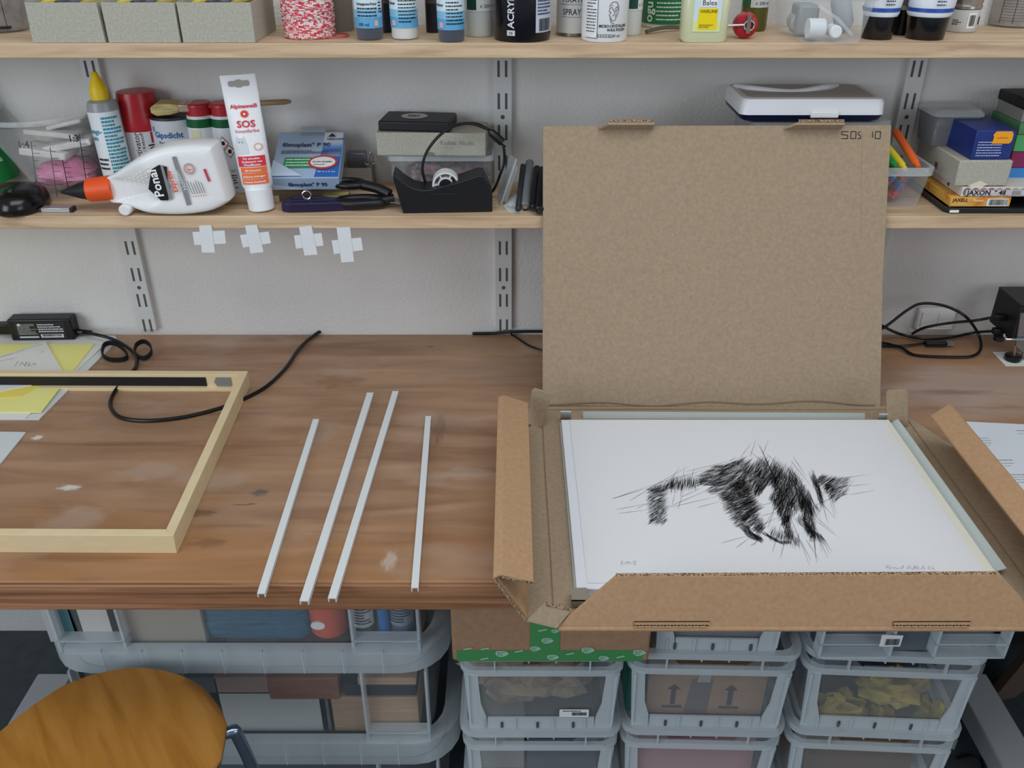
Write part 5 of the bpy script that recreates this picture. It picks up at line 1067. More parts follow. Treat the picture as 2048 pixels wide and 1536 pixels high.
# tape dispenser
yd = -.166; a = P(803, 430, ZL)
def dz(px, py, y_=yd): q = W(px, py, y_); return (q.x-a.x, max(0, q.z-ZL-.0004))
t = thing('tape_dispenser', 'black desk tape dispenser with a white tape core', 'tape dispenser', (a.x, yd-.003, ZL+.0004), R(3))
dbm = mat('151519', .42)
prof = [dz(806, 432), dz(985, 418), dz(985, 392), dz(965, 350), dz(956, 342)]
pr_ = [(.002, 0)]+[dz(*q) for q in ((985, 424), (985, 392), (980, 378), (968, 354), (958, 352), (922, 364), (885, 373), (862, 379), (843, 380), (826, 376), (808, 365), (790, 349), (786, 349), (787, 358))]
pr_[1] = (pr_[1][0], 0)
O('body', MB().fprism(pr_, 0, .046, dbm), t, bev=.002)
O('front_plate', MB().box(.045, .085, -.0008, .001, .018, .030, mat('1b1b1f', .3)), t, bev=.0004)
O('cutter', MB().box(dz(785, 350)[0]-.001, dz(785, 350)[0]+.002, .004, .042, dz(785, 350)[1]-.002, dz(785, 350)[1]+.004, METAL), t)
m = MB(); cx_, cz_ = dz(893, 368, yd+.02); nn = 28
for r0, r1 in ((.0205, .0175), (.012, .010)):
    m.loft([[(cx_+rr_*cos(2*pi*i/nn), yy_, cz_+rr_*sin(2*pi*i/nn)) for i in range(nn)] for rr_, yy_ in ((r0, .012), (r0, .034), (r1, .034), (r1, .012), (r0, .012))], mat('d8d9da', .4), (False, False))
for k in range(6): m.at(T(cx_, 0, cz_)@RY(R(60*k))); m.box(.011, .018, .013, .033, -.001, .001, mat('d8d9da', .4))
m.at(Matrix()); O('tape_core', m, t, label='white plastic tape core'); O('hub', MB().loft([[(cx_+.0098*cos(2*pi*i/nn), yy_, cz_+.0098*sin(2*pi*i/nn)) for i in range(nn)] for yy_ in (.011, .035)], dbm), t)
# blister card, pens
t = thing('blister_pack', 'clear blister pack leaning against the tape dispenser', 'blister pack', tuple(P(1000, 410, ZL+.0004)), rot=(R(-8), R(20), R(8)))
O('card', MB().fprism([(-.001, 0), (.002, 0), (.003, .075), (0, .075)], -.004, .040, plastic('blister', 'c9ced2', .5, .15)), t); O('bubble', MB().box(.002, .010, .0, .034, .006, .066, clearr), t, bev=.003)
t = thing('blister_pack', 'clear blister pack lying with its rounded end towards the shelf edge', 'blister pack', tuple(P(1025, 425, ZL+.0004)), R(-14))
O('card', MB().prism([(-.020, .022), (-.008, .002), (.004, 0), (.014, .004), (.014, .085), (-.020, .085)], 0, .0012, plastic('blister2', 'dfe3e6', .65, .15)), t); O('bubble', MB().box(-.012, .010, .014, .07, .0012, .010, clearr), t, bev=.004, seg=3)
for i, (x_, y_, c_, lab, r_, ln) in enumerate(((1036, 421, '2c3034', 'thin dark pen leaning beside the blister pack', .0045, .12), (1050, 414, '6d7276', 'grey marker pen with silver end among the pens', .0068, .12), (1066, 418, '1a1a1e', 'black pen, third among the pens beside the lid', .0055, .11), (1079, 423, '101014', 'thick black marker next to the cardboard lid', .0075, .11))):
    p = P(x_, y_, ZL+r_+.0006); t = thing('pen', lab, 'pen', (p.x, p.y, ZL+.0004+r_), rot=(R(22), 0, R(-5)), group='pens beside the cardboard lid')
    m = MB(); m.tube([(0, 0, .001), (0, .002, .001), (0, ln*.9, .001)], r_, mat(c_, .35), 14, rr=[r_*.7, r_, r_]); O('barrel', m, t)
    O('end', MB().tube([(0, -.001, .001), (0, .0015, .001)], r_*.55, METAL if i == 1 else mat('2f3236', .4), 12), t)
# ================= LOWER SHELF, right part =================
yc = -.085
ab = one('clear_lidded_box', MB().loft([rrect(.20, .10, .01, 0, 4), rrect(.215, .11, .012, .118, 4)], plastic('bin2', 'bcc3c8', .4), (True, True)), 'clear plastic box behind the cardboard lid carrying the white case', 'plastic box', loc=(W(1625, 240, yc).x, -.075, ZL+.0004))
zcase = ZL+.122; yc = -.135
t = thing('white_case', 'white and navy plastic case with a curved handle on top behind the lid', 'case', (0, 0, 0))
xa, xb = W(1480, 240, yc).x, W(1768, 240, yc).x
wt, wb2 = W(0, 205, yc).z, W(0, 240, yc).z; zmid = W(0, 230, yc).z
zcase = W(0, 246, yc).z
def cr_(z, e, y0_=0): return [(p[0]+(xa+xb)/2, p[1]+yc+.062, z) for p in rrect(xb-xa-e*2, .124-e*2, .012, z)]
O('base', MB().loft([cr_(zcase, .010), cr_(zcase+.004, .003), cr_(zmid, 0)], mat('121a3c', .35)), t)
O('lid', MB().loft([cr_(zmid, -.0005), cr_(wt, .001), cr_(wt+.004, .004)], mat('dfe1e6', .35)), t, smooth=40)
O('top_panel', MB().loft([cr_(wt+.004, .012), cr_(wt+.0046, .012)], mat('b3afac', .5)), t)
m = MB(); xm = W(1648, 230, yc).x; m.box(xm-.021, xm+.021, yc-.0045, yc, zmid-.004, zmid+.006, mat('e6e8ec', .35)); O('latch', m, t, bev=.002)
hp = smoothpath([(xa+.012, yc+.10, wt+.004), (xa+.03, yc+.07, wt+.006), (xa+.09, yc+.058, wt+.003), (xb-.07, yc+.075, wt+.007), (xb-.045, yc+.10, wt+.004)])
O('handle', MB().tube(hp, .005, mat('e6e8ec', .35), 10), t)
a = ab.location; ab.scale = (1, 1, (zcase-.001-ZL-.0004)/.118)
# crayon bin
yk = -.138
a, b = P(1700, 418, ZL), P(1842, 420, ZL); cxk = (a.x+b.x)/2; hw = (b.x-a.x)/2; H = topz(338, yk-.01)-ZL
t = thing('crayon_bin', 'clear plastic bin full of coloured wax crayons right of the cardboard lid', 'plastic bin', (cxk, yk, ZL+.0004))
O('body', MB().loft([rrect(hw*2, .115, .006, 0, 4, 0, .058), rrect(hw*2+.016, .128, .010, H-.010, 4, 0, .058)], clear, (True, False)), t, solid=.001)
O('rim', MB().loft([rrect(hw*2+.022, .134, .012, H-.012, 4, 0, .058), rrect(hw*2+.024, .136, .012, H, 4, 0, .058), rrect(hw*2+.012, .126, .010, H, 4, 0, .058), rrect(hw*2+.012, .126, .010, H-.012, 4, 0, .058), rrect(hw*2+.022, .134, .012, H-.012, 4, 0, .058)], clearr, (False, False)), t)
cols = dict(orange='e2662a', yellow='dcc92e', green='1f8f45', blue='3a6fc4', red='cc2f3c', navy='2b2f78', cyan='4aa8d8', purple='6b4a9c')
def crayon(col, lab, x_, y_, z_, rot):
    t = thing('wax_crayon', lab, 'crayon', (x_, y_, z_), rot=rot, group='wax crayons in the clear bin')
    O('stick', MB().tube([(0, 0, 0), (0, .010, 0), (0, .011, 0), (0, .086, 0)], .0058, mat(cols[col], .45), 12, rr=[.0035, .0045, .0058, .0058]), t)
    O('paper_band', MB().tube([(0, .018, 0), (0, .080, 0)], .0061, mat(cols[col], .75), 12), t)
crayon('orange', 'orange crayon on top at the right of the clear bin', cxk+hw-.014, yk-.004, ZL+H+.001, (R(24), 0, R(10)))
crayon('yellow', 'yellow crayon between the green and orange ones on top of the clear bin', cxk+hw-.032, yk-.002, ZL+H-.004, (R(22), 0, R(16)))
crayon('green', 'green crayon on top at the left of the clear bin', cxk+hw-.047, yk-.002, ZL+H-.001, (R(18), 0, R(14)))
rnd = random.Random(5)
for i, (c_, u, w_) in enumerate((('red', .2, .18), ('navy', .42, .2), ('blue', .62, .35), ('red', .8, .22), ('cyan', .28, .75), ('purple', .5, .55), ('navy', .78, .55), ('red', .9, .78), ('blue', .6, .82), ('green', .12, .5), ('red', .08, .2), ('red', .66, .12), ('blue', .84, .42), ('purple', .70, .70), ('red', .93, .36), ('navy', .58, .10), ('cyan', .74, .84), ('green', .88, .62), ('red', .62, .60), ('orange', .80, .08))):
    crayon(c_, '%s crayon lying %s in the clear bin, seen through its %s' % (c_, 'low' if w_ < .4 else 'half way up' if w_ < .7 else 'near the rim', ('left side', 'middle', 'right side')[min(2, int(u*3))]), cxk-hw+.012+u*(2*hw-.03), yk+.012+.004*(i % 3), ZL+.009+w_*(H-.022), (R(rnd.uniform(-4, 6)), 0, R(rnd.uniform(-30, 30))))
# black tray with pastel boxes
yk = -.170
a = W(1893, 425, yk); 
t = thing('black_tray', 'flat black tray under the pastel boxes at the right end of the shelf', 'tray', (a.x, yk, ZL+.0004), R(0))
O('tray', MB().loft([[(p[0]+.108, p[1]+.080, z) for p in rrect(.22-2*e, .16-2*e, .012, 0)] for z, e in ((0, .003), (.003, 0), (.008, 0), (.008, .004), (.003, .006))], mat('20252a', .4)), t)
m = print_on(MB()); m.box(.004, .018, -.0010, -.0004, .002, .006, WHITE); O('small_label', m, t)
x0_ = W(1905, 408, yk).x; z_ = ZL+.009
t = thing('pastel_box', 'yellow-orange pastel box with a bar code, directly on the black tray', 'box', (x0_, yk+.008, z_), R(0)); 
lowbox = noisy('orange_flower_print', [hx('d99a34'), hx('e4b152'), hx('cf7a34')], (18, 30, 18), 2., 4, .5)
O('carton', MB().box(0, .092, 0, .140, 0, .0145, lowbox), t, bev=.0006)
m = print_on(MB()); m.at(T(0, -.0006, 0)); m.text('JAXELL', .0075, .003, .0080, mat('5a1420', .5), bold=True); m.text('Pastels', .0058, .034, .0080, mat('f6e4b0', .5), bold=True); m.text('Nr. 47620', .0055, .003, .0020, mat('f6e4b0', .5)); m.box(.056, .088, 0, .0002, .001, .0125, WHITE); m.at(T(0, -.0009, 0)); m.bars(.059, .086, .0025, .0115, INK); O('print', m, t, smooth=0)
z_ += .0152
t = thing('pastel_box', 'pastel box with the number 48 and a band of colour sticks', 'box', (W(1923, 385, yk+.01).x, yk+.010, z_), R(0))
O('carton', MB().box(0, .148, 0, .145, 0, .0145, mat('d9d4c8', .5)), t, bev=.0006)
m = print_on(MB())
pc = ['8c6f74', 'a06c74', 'b07c7c', '9c6a72', 'c08c94', 'a07c84', 'b09c9c', '90a89c', '7cc0b0', '88c8c0', '80b8c0', '70b0c8']
for i, c_ in enumerate(pc): m.fprism([(.002+.0122*i+.0058+.0056*cos(k*pi/6), .0074+.0064*sin(k*pi/6)) for k in range(12)], -.0012, 0, mat(c_, .5))
m.box(.006, .128, -.0016, -.0012, .0025, .0105, mat('c9c6ca', .5)); m.at(T(0, -.002, 0)); m.text('JAXON', .0105, .008, .0030, INK, bold=True, sx=1.05); m.text('° 48', .0105, .049, .0030, INK, bold=True); m.lines(.076, .090, .003, .010, 4, GREYI)
m.at(T(-.0005, .05, .003)@RZ(R(-90))); m.text('48', .008, 0, 0, INK, bold=True); O('print', m, t, smooth=0)
z_ += .0155
ygb = yk+.012
a = W(1834, 325, ygb+.02); 
t = thing('grey_carton', 'grey cardboard box between the pastel boxes and the blue box', 'box', (W(1912, 357, ygb).x, ygb, z_), R(0))
wG = .080
O('carton', MB().box(0, wG, 0, .145, 0, .039, greycard), t, bev=.002)
m = MB().at(T(-.0005, .072, .012)).box(0, .0004, -.005, .005, -.005, .005, mat('5a564e', .9)); O('finger_hole', m, t)
O('torn_label', MB().panel([(.020, -.0008, .001), (.036, -.0012, -.004), (.050, -.0008, .003), (.038, -.0005, .009)], .0003, mat('d9d2bc', .8)), t)
# keep left side visible: box runs back-left like in the photo
z_ += .0395
t = thing('blue_carton', 'navy blue carton with an orange price tag on top of the grey carton', 'box', (W(1947, 303, ygb).x, ygb+.004, z_), R(1))
nb = noisy('navy_print', [hx('1c2e74'), hx('22367f')], (20, 20, 20), 3, 4, .4)
O('carton', MB().box(0, .060, 0, .105, 0, .043, nb), t, bev=.0012)
m = print_on(MB()); m.at(T(0, -.0006, 0)); m.lines(.006, .044, .004, .028, 6, mat('b8c2dc', .5), fill=.35)
o_ = mat('f5a51c', .45); O('print', m, t, smooth=0); O('price_tag', MB().fprism([(.026, .024), (.052, .024), (.055, .028), (.055, .038), (.052, .042), (.029, .042), (.025, .037), (.027, .033)], -.0012, -.0006, o_), t, label='orange price tag')
m = print_on(MB()); m.at(T(0, -.0014, 0)); m.lines(.032, .050, .031, .034, 1, mat('b3641a', .5)); O('tag_print', m, t, smooth=0)
t = thing('clear_lidded_box', 'small clear plastic box with dark contents behind the blue carton', 'plastic box', (W(1893, 262, -.045).x, -.044, z_))
O('body', MB().loft([rrect(.066, .060, .006, 0, 4), rrect(.074, .068, .008, .046, 4)], plastic('smoky', '878b8e', .55), (True, False)), t, solid=.001); O('lid', MB().loft([rrect(.080, .074, .010, .046, 4), rrect(.080, .074, .010, .050, 4), rrect(.070, .062, .010, .056, 4)], clearr), t)
one('dark_content', MB().box(-.028, .028, -.025, .025, .0, .034, mat('4c4f52', .8)), 'dark contents of the small clear box behind the blue carton', 'packing', loc=(t.location.x, t.location.y, t.location.z+.002), bev=.004)
# coloured stack of drawers / boxes at the right edge
xr_ = W(2026, 330, -.12).x; zz_ = ZL+.012
cl = [('23294e', .020, 'dark navy'), ('5fb39b', .0, 'x'), ('3f86d0', .026, 'blue'), ('8e2458', .025, 'magenta'), ('58b06c', .026, 'green'), ('5a8a62', .018, 'dull green')]
zz_ = ZL+.0088
for c_, h_, nm in cl:
    if not h_: continue
    one('colour_carton', MB().box(0, .12, 0, .09, 0, h_-.0008, mat(c_, .5)), '%s flat carton in the coloured stack at the right edge of the shelf' % nm, 'carton', 'coloured cartons stacked at the right edge', loc=(xr_, -.055-.06+.005, zz_ if h_ else 0), bev=.0006); zz_ += h_
t = thing('black_lidded_box', 'box with a black lid on top of the coloured stack at the right edge', 'box', (xr_+.001, -.107, zz_))
O('body', MB().box(0, .1, 0, .08, 0, .020, mat('8d8a86', .7)), t); O('lid', MB().box(-.002, .102, -.002, .082, .018, .034, mat('17171a', .5)), t, bev=.002)
# ================= UPPER SHELF =================
Z = ZU+.0004
def ub(pl, pr, pb): a, b = P(pl, pb, ZU), P(pr, pb, ZU); return (a.x+b.x)/2, a.y, (b.x-a.x)/2
def cyl(name, lab, cat, pl, pr, pb, group=None, rz=0., ymin=None):
    x, y, r = ub(pl, pr, pb); r *= 1.02
    y = max(y, -.178) if ymin is None else ymin
    a, b = W(pl, pb, y+r), W(pr, pb, y+r); r = (b.x-a.x)/2
    return thing(name, lab, cat, ((a.x+b.x)/2, y+r, Z), rz, group), r
# scaled jar, far left
t, r = cyl('scaled_jar', 'clear jar of grey powder with printed scale, far left of the top shelf', 'jar', -40, 60, 68)
O('wall', MB().lathe([(r*.96, 0), (r, .004), (r*1.08, .09)], clear, 36, cap=(True, False)), t, solid=.001); O('powder', MB().lathe([(r*.9, .002), (r*.95, .006), (r*1.0, .07)], noisy('powder', [hx('6e6460'), hx('9c938e')], (25, 25, 25), 2, 5, .9), 36), t)
m = print_on(MB())
for u in (-.012, 0, .012, .024): m.wrap(u, u+.0008, .004, .06, r*1.03, INK)
m.wrap(-.02, .03, .006, .0095, r*1.03, INK); O('printed_scale', m, t)
# grey card boxes
gcb = 'open grey card boxes on the top shelf'
for tl, tr_, bl, br, lab in ((50, 193, 65, 210, 'open grey card box, leftmost of the three'), (203, 350, 217, 360, 'open grey card box in the middle of the three'), (357, 505, 366, 510, 'open grey card box, rightmost of the three, beside the twine')):
    y = -.177; a, b = W(bl, 80, y), W(br, 80, y); a2, b2 = W(tl, 5, y), W(tr_, 5, y)
    h = a2.z-Z; w_ = b.x-a.x; cx_ = (a.x+b.x)/2; dx = (a2.x+b2.x)/2-cx_
    t = thing('card_box', lab, 'box', (cx_, y, Z), group=gcb)
    bw, tw_ = w_/2, (b2.x-a2.x)/2; m = MB(); dd = .125
    outer = [(-bw, 0, 0), (bw, 0, 0), (bw, dd, 0), (-bw, dd, 0)]; o2 = [(-tw_, 0, h), (tw_, 0, h), (tw_, dd, h), (-tw_, dd, h)]
    k = .0015; i2_ = [(-tw_+k, k, h), (tw_-k, k, h), (tw_-k, dd-k, h), (-tw_+k, dd-k, h)]; i1_ = [(-bw+k, k, k), (bw-k, k, k), (bw-k, dd-k, k), (-bw+k, dd-k, k)]
    m.loft([outer, o2, i2_, i1_], greycard); O('tray', m, t)
    rnd = random.Random(tl)
    for j in range(4):
        c_ = ('d9c630', '2c2c34', '4a4660', 'b8a22a')[j % 4]
        one('marker_pen', MB().tube([(-.032+.02*j*.9, .02, h-.004), (-.030+.02*j*.9, .11, h-.006)], .0045, mat(c_, .4), 10), '%s pen lying in the %s grey card box' % (('yellow', 'black', 'dark violet', 'mustard')[j], ('leftmost', 'middle', 'rightmost')[(tl > 100)+(tl > 300)]), 'pen', 'pens in the open grey card boxes', loc=(cx_, y, Z))
# twine spool
t, r = cyl('twine_spool', 'fat spool of red and white twine on the top shelf', 'twine', 570, 673, 81)
tw1, tw2 = mat('e6d9d3', .8), mat('d8485c', .8)
tm = noisy('twine_under', [hx('d0485c'), hx('e8d4cf'), hx('e9dedb')], (1, 1, 1), 260, 3, .85, stops=[.42, .5, .6])
H = .095
O('core', MB().lathe([(r*.90, 0), (r*.95, .004), (r*.97, H*.5), (r*.93, H)], tm, 40), t)
m = MB(); m2 = MB(); rnd = random.Random(2)
for k in range(95):
    a0 = rnd.uniform(0, 6.28); z0_ = rnd.uniform(.004, H-.008); sl_ = rnd.choice((-1, 1))*rnd.uniform(.006, .022); pts = []
    for i in range(13):
        a_ = a0+i*pi/13*1.0; zz = min(H-.002, max(.0025, z0_+sl_*i/13)); rr = r*(.955+.03*sin(pi*zz/H)); pts.append((rr*cos(a_), rr*sin(a_), zz))
    for i in range(12): (m if (i+k) % 2 else m2).tube([pts[i], pts[i+1]], .00105, tw1 if (i+k) % 2 else tw2, 5)
m.v; mm_ = MB(); mm_.mats = [tw1, tw2]; mm_.v = m.v+m2.v; o_ = len(m.v); mm_.f = m.f+[tuple(a+o_ for a in f) for f in m2.f]; mm_.m = [0]*len(m.f)+[1]*len(m2.f)
O('windings', mm_, t, smooth=60)['kind'] = 'stuff'
O('loose_strand', MB().tube(smoothpath([(r*.7, -r*.6, .0015), (r+.008, -r*.5, .0015), (r+.018, -r*.1, .0015), (r+.012, r*.4, .0015), (r*.9, r*.6, .0015)]), .0011, tw2, 6), t)
# beige tube behind the twine
t, r = cyl('paper_tube', 'greyish cardboard roll standing behind the twine spool', 'roll', 640, 708, 55, ymin=-.075)
O('roll', MB().lathe([(r, 0), (r, .10)], mat('8d857c', .8), 28), t)
# pigment bottles
def pig(lab, pl, pr, pb, dark, txt, group='pigment bottles with blue labels', ymin=None):
    t, r = cyl('pigment_bottle', lab, 'bottle', pl, pr, pb, group, ymin=ymin)
    O('body', MB().lathe([(r*.93, 0), (r, .003), (r, .12), (r*.7, .135), (r*.6, .14)], plastic('pb', 'c9d0d4', .08, .12, .3), 32), t)
    O('powder', MB().lathe([(r*.9, .001), (r*.965, .004), (r*.965, .11)], mat('343a4c' if dark else 'e2e4e4', .8), 32), t)
    O('cap', MB().lathe([(r*.66, .14), (r*.66, .155), (r*.4, .16)], WHITE, 24), t)
    m = print_on(MB()); q = r+.0005
    m.wrap(-r*1.45, r*1.45, .016, .045, q, mat('5fa6d4', .45)); m.wrap(-r*1.45, r*1.45, .030, .040, q+.0002, mat('86bfdf', .45)); m.wrap(-r*1.45, r*1.45, .040, .12, q+.0002, mat('d3e6ee', .45))
    u = -r*.75 if txt else -r*1.3
    for du, z, c_, s_ in ((.004, .064, '8f1f2a', .0045), (.012, .067, '5e9a2a', .004), (.010, .058, 'e08a3a', .0042), (.0185, .062, '2f8f3c', .0055), (.015, .070, '2f8f3c', .004)):
        if txt or du > .012: m.poly([((q+.0006)*sin((u+du+s_*cos(k*pi/6))/q), -(q+.0006)*cos((u+du+s_*cos(k*pi/6))/q), z+s_*.8*sin(k*pi/6)) for k in range(12)], mat(c_, .5))
    if txt:
        m.text('Farbpigment-Pulver', .0048, u, .046, INK, q+.0006, bold=True, sx=.8); m.lines(u, r*.9, .030, .044, 3, mat('20304a', .5), q+.0006); m.text('100 ml', .0062, u, .019, INK, q+.0006); m.lines(r*.95, r*1.4, .035, .09, 14, INK, q+.0006)
        m.wrap(r*.55, r*.85, .019, .026, q+.0006, mat('d8b6b0', .5))
    else: m.lines(-r*.3, r*1.2, .022, .085, 14, INK, q+.0006, fill=.35); m.text('-Pulver', .0055, -r*1.35, .046, INK, q+.0006, bold=True); m.wrap(-r*.9, -r*.55, .019, .026, q+.0006, mat('d8b6b0', .5))
    O('label', m, t, smooth=0)
pig('pigment bottle with dark powder and fruit pictures, nearest to the twine', 714, 768, 82, 1, 1)
pig('pigment bottle with white powder', 784, 838, 81, 0, 0)
pig('pigment bottle with dark powder at the shelf edge, left of the green-labelled bottle', 877, 930, 88, 1, 0)
for pl, pr, pb, lab in ((762, 786, 60, 'dark bottle standing behind and between two pigment bottles'), (852, 882, 52, 'dark bottle standing behind the rightmost pigment bottle')):
    t, r = cyl('dark_bottle', lab, 'bottle', pl, pr, pb, 'dark bottles at the back of the top shelf', ymin=-.085)
    O('body', MB().lathe([(r*.93, 0), (r, .003), (r, .10), (r*.5, .12), (r*.5, .13)], mat('1f2129', .3), 28), t); m = print_on(MB()); m.wrap(-r, r, .040, .09, r+.0005, mat('4a4442', .5)); m.lines(-r*.8, r*.8, .045, .085, 8, mat('b0b0b0', .5), r+.001); O('label', m, t, smooth=0)
def gwb(lab, pl, pr, pb, dk, ymin=None):
    t, r = cyl('white_bottle', lab, 'bottle', pl, pr, pb, 'white bottles with dark green labels', ymin=ymin)
    O('body', MB().lathe([(r*.93, 0), (r, .004), (r, .12), (r*.6, .14), (r*.5, .15)], mat('cfd4d2', .35), 32), t)
    m = print_on(MB()); q = r+.0005; m.wrap(-r*1.4, r*1.4, .034, .11, q, mat('dfe2e2', .4)); m.wrap(-r*.9 if dk else -r*.3, -r*.15 if dk else r*.5, .036, .11, q+.0003, mat('14453a', .4)); m.text('℮ 250 ml' if dk else '℮ 2', .0062, r*.0+.002 if dk else r*.6, .039, INK, q+.0003); O('label', m, t, smooth=0)
gwb('white bottle with a green stripe reading 250 ml, beside the black jar', 930, 988, 75, 1)
# black acrylic jar
t, r = cyl('acrylic_jar', 'black jar lettered ACRYLIC with a white label', 'jar', 988, 1100, 87)
O('body', MB().lathe([(r*.96, 0), (r, .003), (r, .095), (r*.97, .1)], mat('0f1018', .22, spec=.5), 44), t); O('lid', MB().lathe([(r*1.02, .1), (r*1.02, .118), (r, .12)], mat('111218', .3), 44), t)
m = print_on(MB()); q = r+.0005; m.text('ACRYLIC', .0135, -r*.30, .018, mat('d8dade', .5), q, R(90), bold=True); m.wrap(-r*.56, -r*.26, .0085, .0155, q, mat('c9ccd0', .5)); m.text('TB', .005, -r*.49, .0100, INK, q+.0005)
m.wrap(r*.48, r*1.5, .012, .088, q, mat('bfc7d6', .4)); m.lines(r*.55, r*1.3, .034, .08, 11, mat('3c4664', .5), q+.0005); m.bars(r*.62, r*1.25, .014, .030, INK, q+.0005); m.wrap(-r*.42, r*.46, .079, .083, q, mat('bfc7d6', .4)); O('label', m, t, smooth=0)
# fixative
t, r = cyl('fixative_can', 'white spray can lettered FIXATIVE SPRAY behind the wax tin', 'spray can', 1112, 1180, 74)
O('body', MB().lathe([(r*.93, 0), (r*.93, .003), (r, .004), (r, .13), (r*.8, .14)], mat('c9c9c6', .4), 36), t); O('base_ring', MB().lathe([(r*1.01, 0), (r*1.01, .004), (r*.98, .005)], mat('8d8a84', .25, .9), 36), t)
m = print_on(MB()); q = r+.0005
for k, s_ in enumerate(('FIXIERSPRAY', 'FIXATIVE', 'SPRAY FIX')): m.text(s_, .0115, -r*.75, .062-.0165*k, INK, q, sx=.85); m.wrap(-r*.9, r*1.2, .059-.0165*k, .0594-.0165*k, q, GREYI)
O('lettering', m, t, smooth=0)
# wax tin
t, r = cyl('wax_tin', 'white wax polish tin with a line drawing of a lion head', 'tin', 1162, 1252, 88)
O('body', MB().lathe([(r*.97, 0), (r, .002), (r, .085)], mat('e6e7ea', .35), 44), t); O('lid', MB().lathe([(r*.9, .085), (r*.9, .096), (r*.86, .098)], mat('d5d6d8', .3, .4), 40), t)
m = print_on(MB()); q = r+.0005
m.wrap(-r*1.45, -r*.42, .006, .085, q, mat('e9eaec', .4)); m.wrap(-r*.42, -r*.40, .005, .085, q+.0003, INK); m.wrap(-r*1.0, -r*.40, .005, .0056, q+.0003, INK); m.lines(-r*.98, -r*.47, .012, .080, 17, INK, q+.0003, fill=.3)
m.text('RENAISSANCE', .0085, -r*.33, .062, INK, q, bold=True); m.text('MICRO-CRYSTALLINE', .0052, -r*.34, .0195, INK, q, bold=True, sx=.86); m.text('WAX POLISH', .0052, r*.02, .0145, INK, q, bold=True, sx=.95); m.text('200 ml', .0058, r*.15, .0065, INK, q)
for k in range(5): u = -r*.38+k*.0038; m.wrap(u, u+.003, .0068, .0076, q, INK); m.wrap(u, u+.003, .0100, .0106, q, INK); m.wrap(u, u+.0007, .0068, .0106, q, INK)
lion = [[(0, 0), (-3, 4), (-6, 3), (-7, -1), (-4, -2), (-7, -5), (-4, -8), (-2, -12)], [(-2, -12), (3, -11), (6, -6), (9, 0), (8, 6), (4, 10), (-1, 10), (-5, 8), (-7, 4)], [(3, 3), (6, 5), (7, 1), (4, -1), (3, 3)], [(-6, -8), (-3, -14), (2, -15)], [(-1, 1), (2, -1), (1, -5), (-2, -6)], [(5, -2), (3, -8)], [(-4, 6), (-1, 6)]]
for pl_ in lion:
    for (x0_, y0_), (x1_, y1_) in zip(pl_, pl_[1:]):
        u0, v0, u1, v1 = r*.28+x0_*.0009, .041+y0_*.0011, r*.28+x1_*.0009, .041+y1_*.0011; dx, dv = u1-u0, v1-v0; l = sqrt(dx*dx+dv*dv)+1e-9; nx, nv = -dv/l*.00032, dx/l*.00032
        m.poly([(q*sin(u/q), -q*cos(u/q), v) for u, v in ((u0-nx, v0-nv), (u1-nx, v1-nv), (u1+nx, v1+nv), (u0+nx, v0+nv))], INK)
O('label', m, t, smooth=0)
gwb('white bottle with a dark green label half hidden behind the wax tin', 1236, 1281, 72, 0)
# green tub
t, r = cyl('green_tub', 'large green tub with white print behind the tweezers', 'tub', 1281, 1376, 58)
O('body', MB().lathe([(r*.97, 0), (r, .003), (r*1.02, .11)], mat('d5d6d4', .4), 40), t); m = print_on(MB()); q = r*1.02+.0005; m.wrap(-r*1.5, r*1.5, .006, .11, q, mat('1f6b3c', .4)); wg = mat('c9d8cc', .5); m.lines(-r*.55, r*.9, .010, .085, 13, wg, q+.0005, fill=.35)
m.text('ogu', .02, -r*.72, .008, wg, q+.0005, R(90), bold=True); O('label', m, t, smooth=0)
a, b = P(1292, 69, ZU), P(1362, 60, ZU)
one('tweezers', MB().tube(smoothpath([V((a.x, a.y, Z+.0035)), V(((a.x+b.x)/2, (a.y+b.y)/2, Z+.006)), V((b.x+.01, b.y, Z+.003))]), .0028, mat('8d8378', .25, .9), 8), 'thin bare metal tweezers lying in front of the green tub', 'tweezers')
# vaseline bottle
y = -.176; a, b = W(1364, 80, y), W(1455, 80, y); hw = (b.x-a.x)/2
t = thing('lotion_bottle', 'pale yellow flat bottle with a bright yellow square on its label', 'bottle', ((a.x+b.x)/2, y+.018, Z))
O('body', MB().loft([rrect(hw*1.85, .033, .008, 0), rrect(hw*2, .036, .010, .004), rrect(hw*2.08, .036, .010, .08), rrect(hw*1.5, .03, .010, .095)], plastic('vaseline', 'd9dcb4', .9, .2)), t)
m = print_on(MB()); m.at(T(0, -.0186, 0)); m.box(-.019, .019, 0, .0003, .014, .10, mat('cfe0e6', .4)); m.box(-.019, .019, -.0003, 0, .014, .028, mat('dde29a', .4)); m.box(-.012, .014, -.0006, 0, .017, .044, mat('f0d70e', .4)); m.box(-.010, .012, -.0009, 0, .046, .060, WHITE)
m.at(T(0, -.0199, 0)); m.text('Balea', .0095, -.0085, .048, mat('1f2a44', .5)); m.text('VASELINE', .0056, -.0105, .0385, mat('4a4210', .5)); m.lines(-.010, .010, .019, .024, 2, mat('8c7c14', .5)); O('label', m, t, smooth=0)
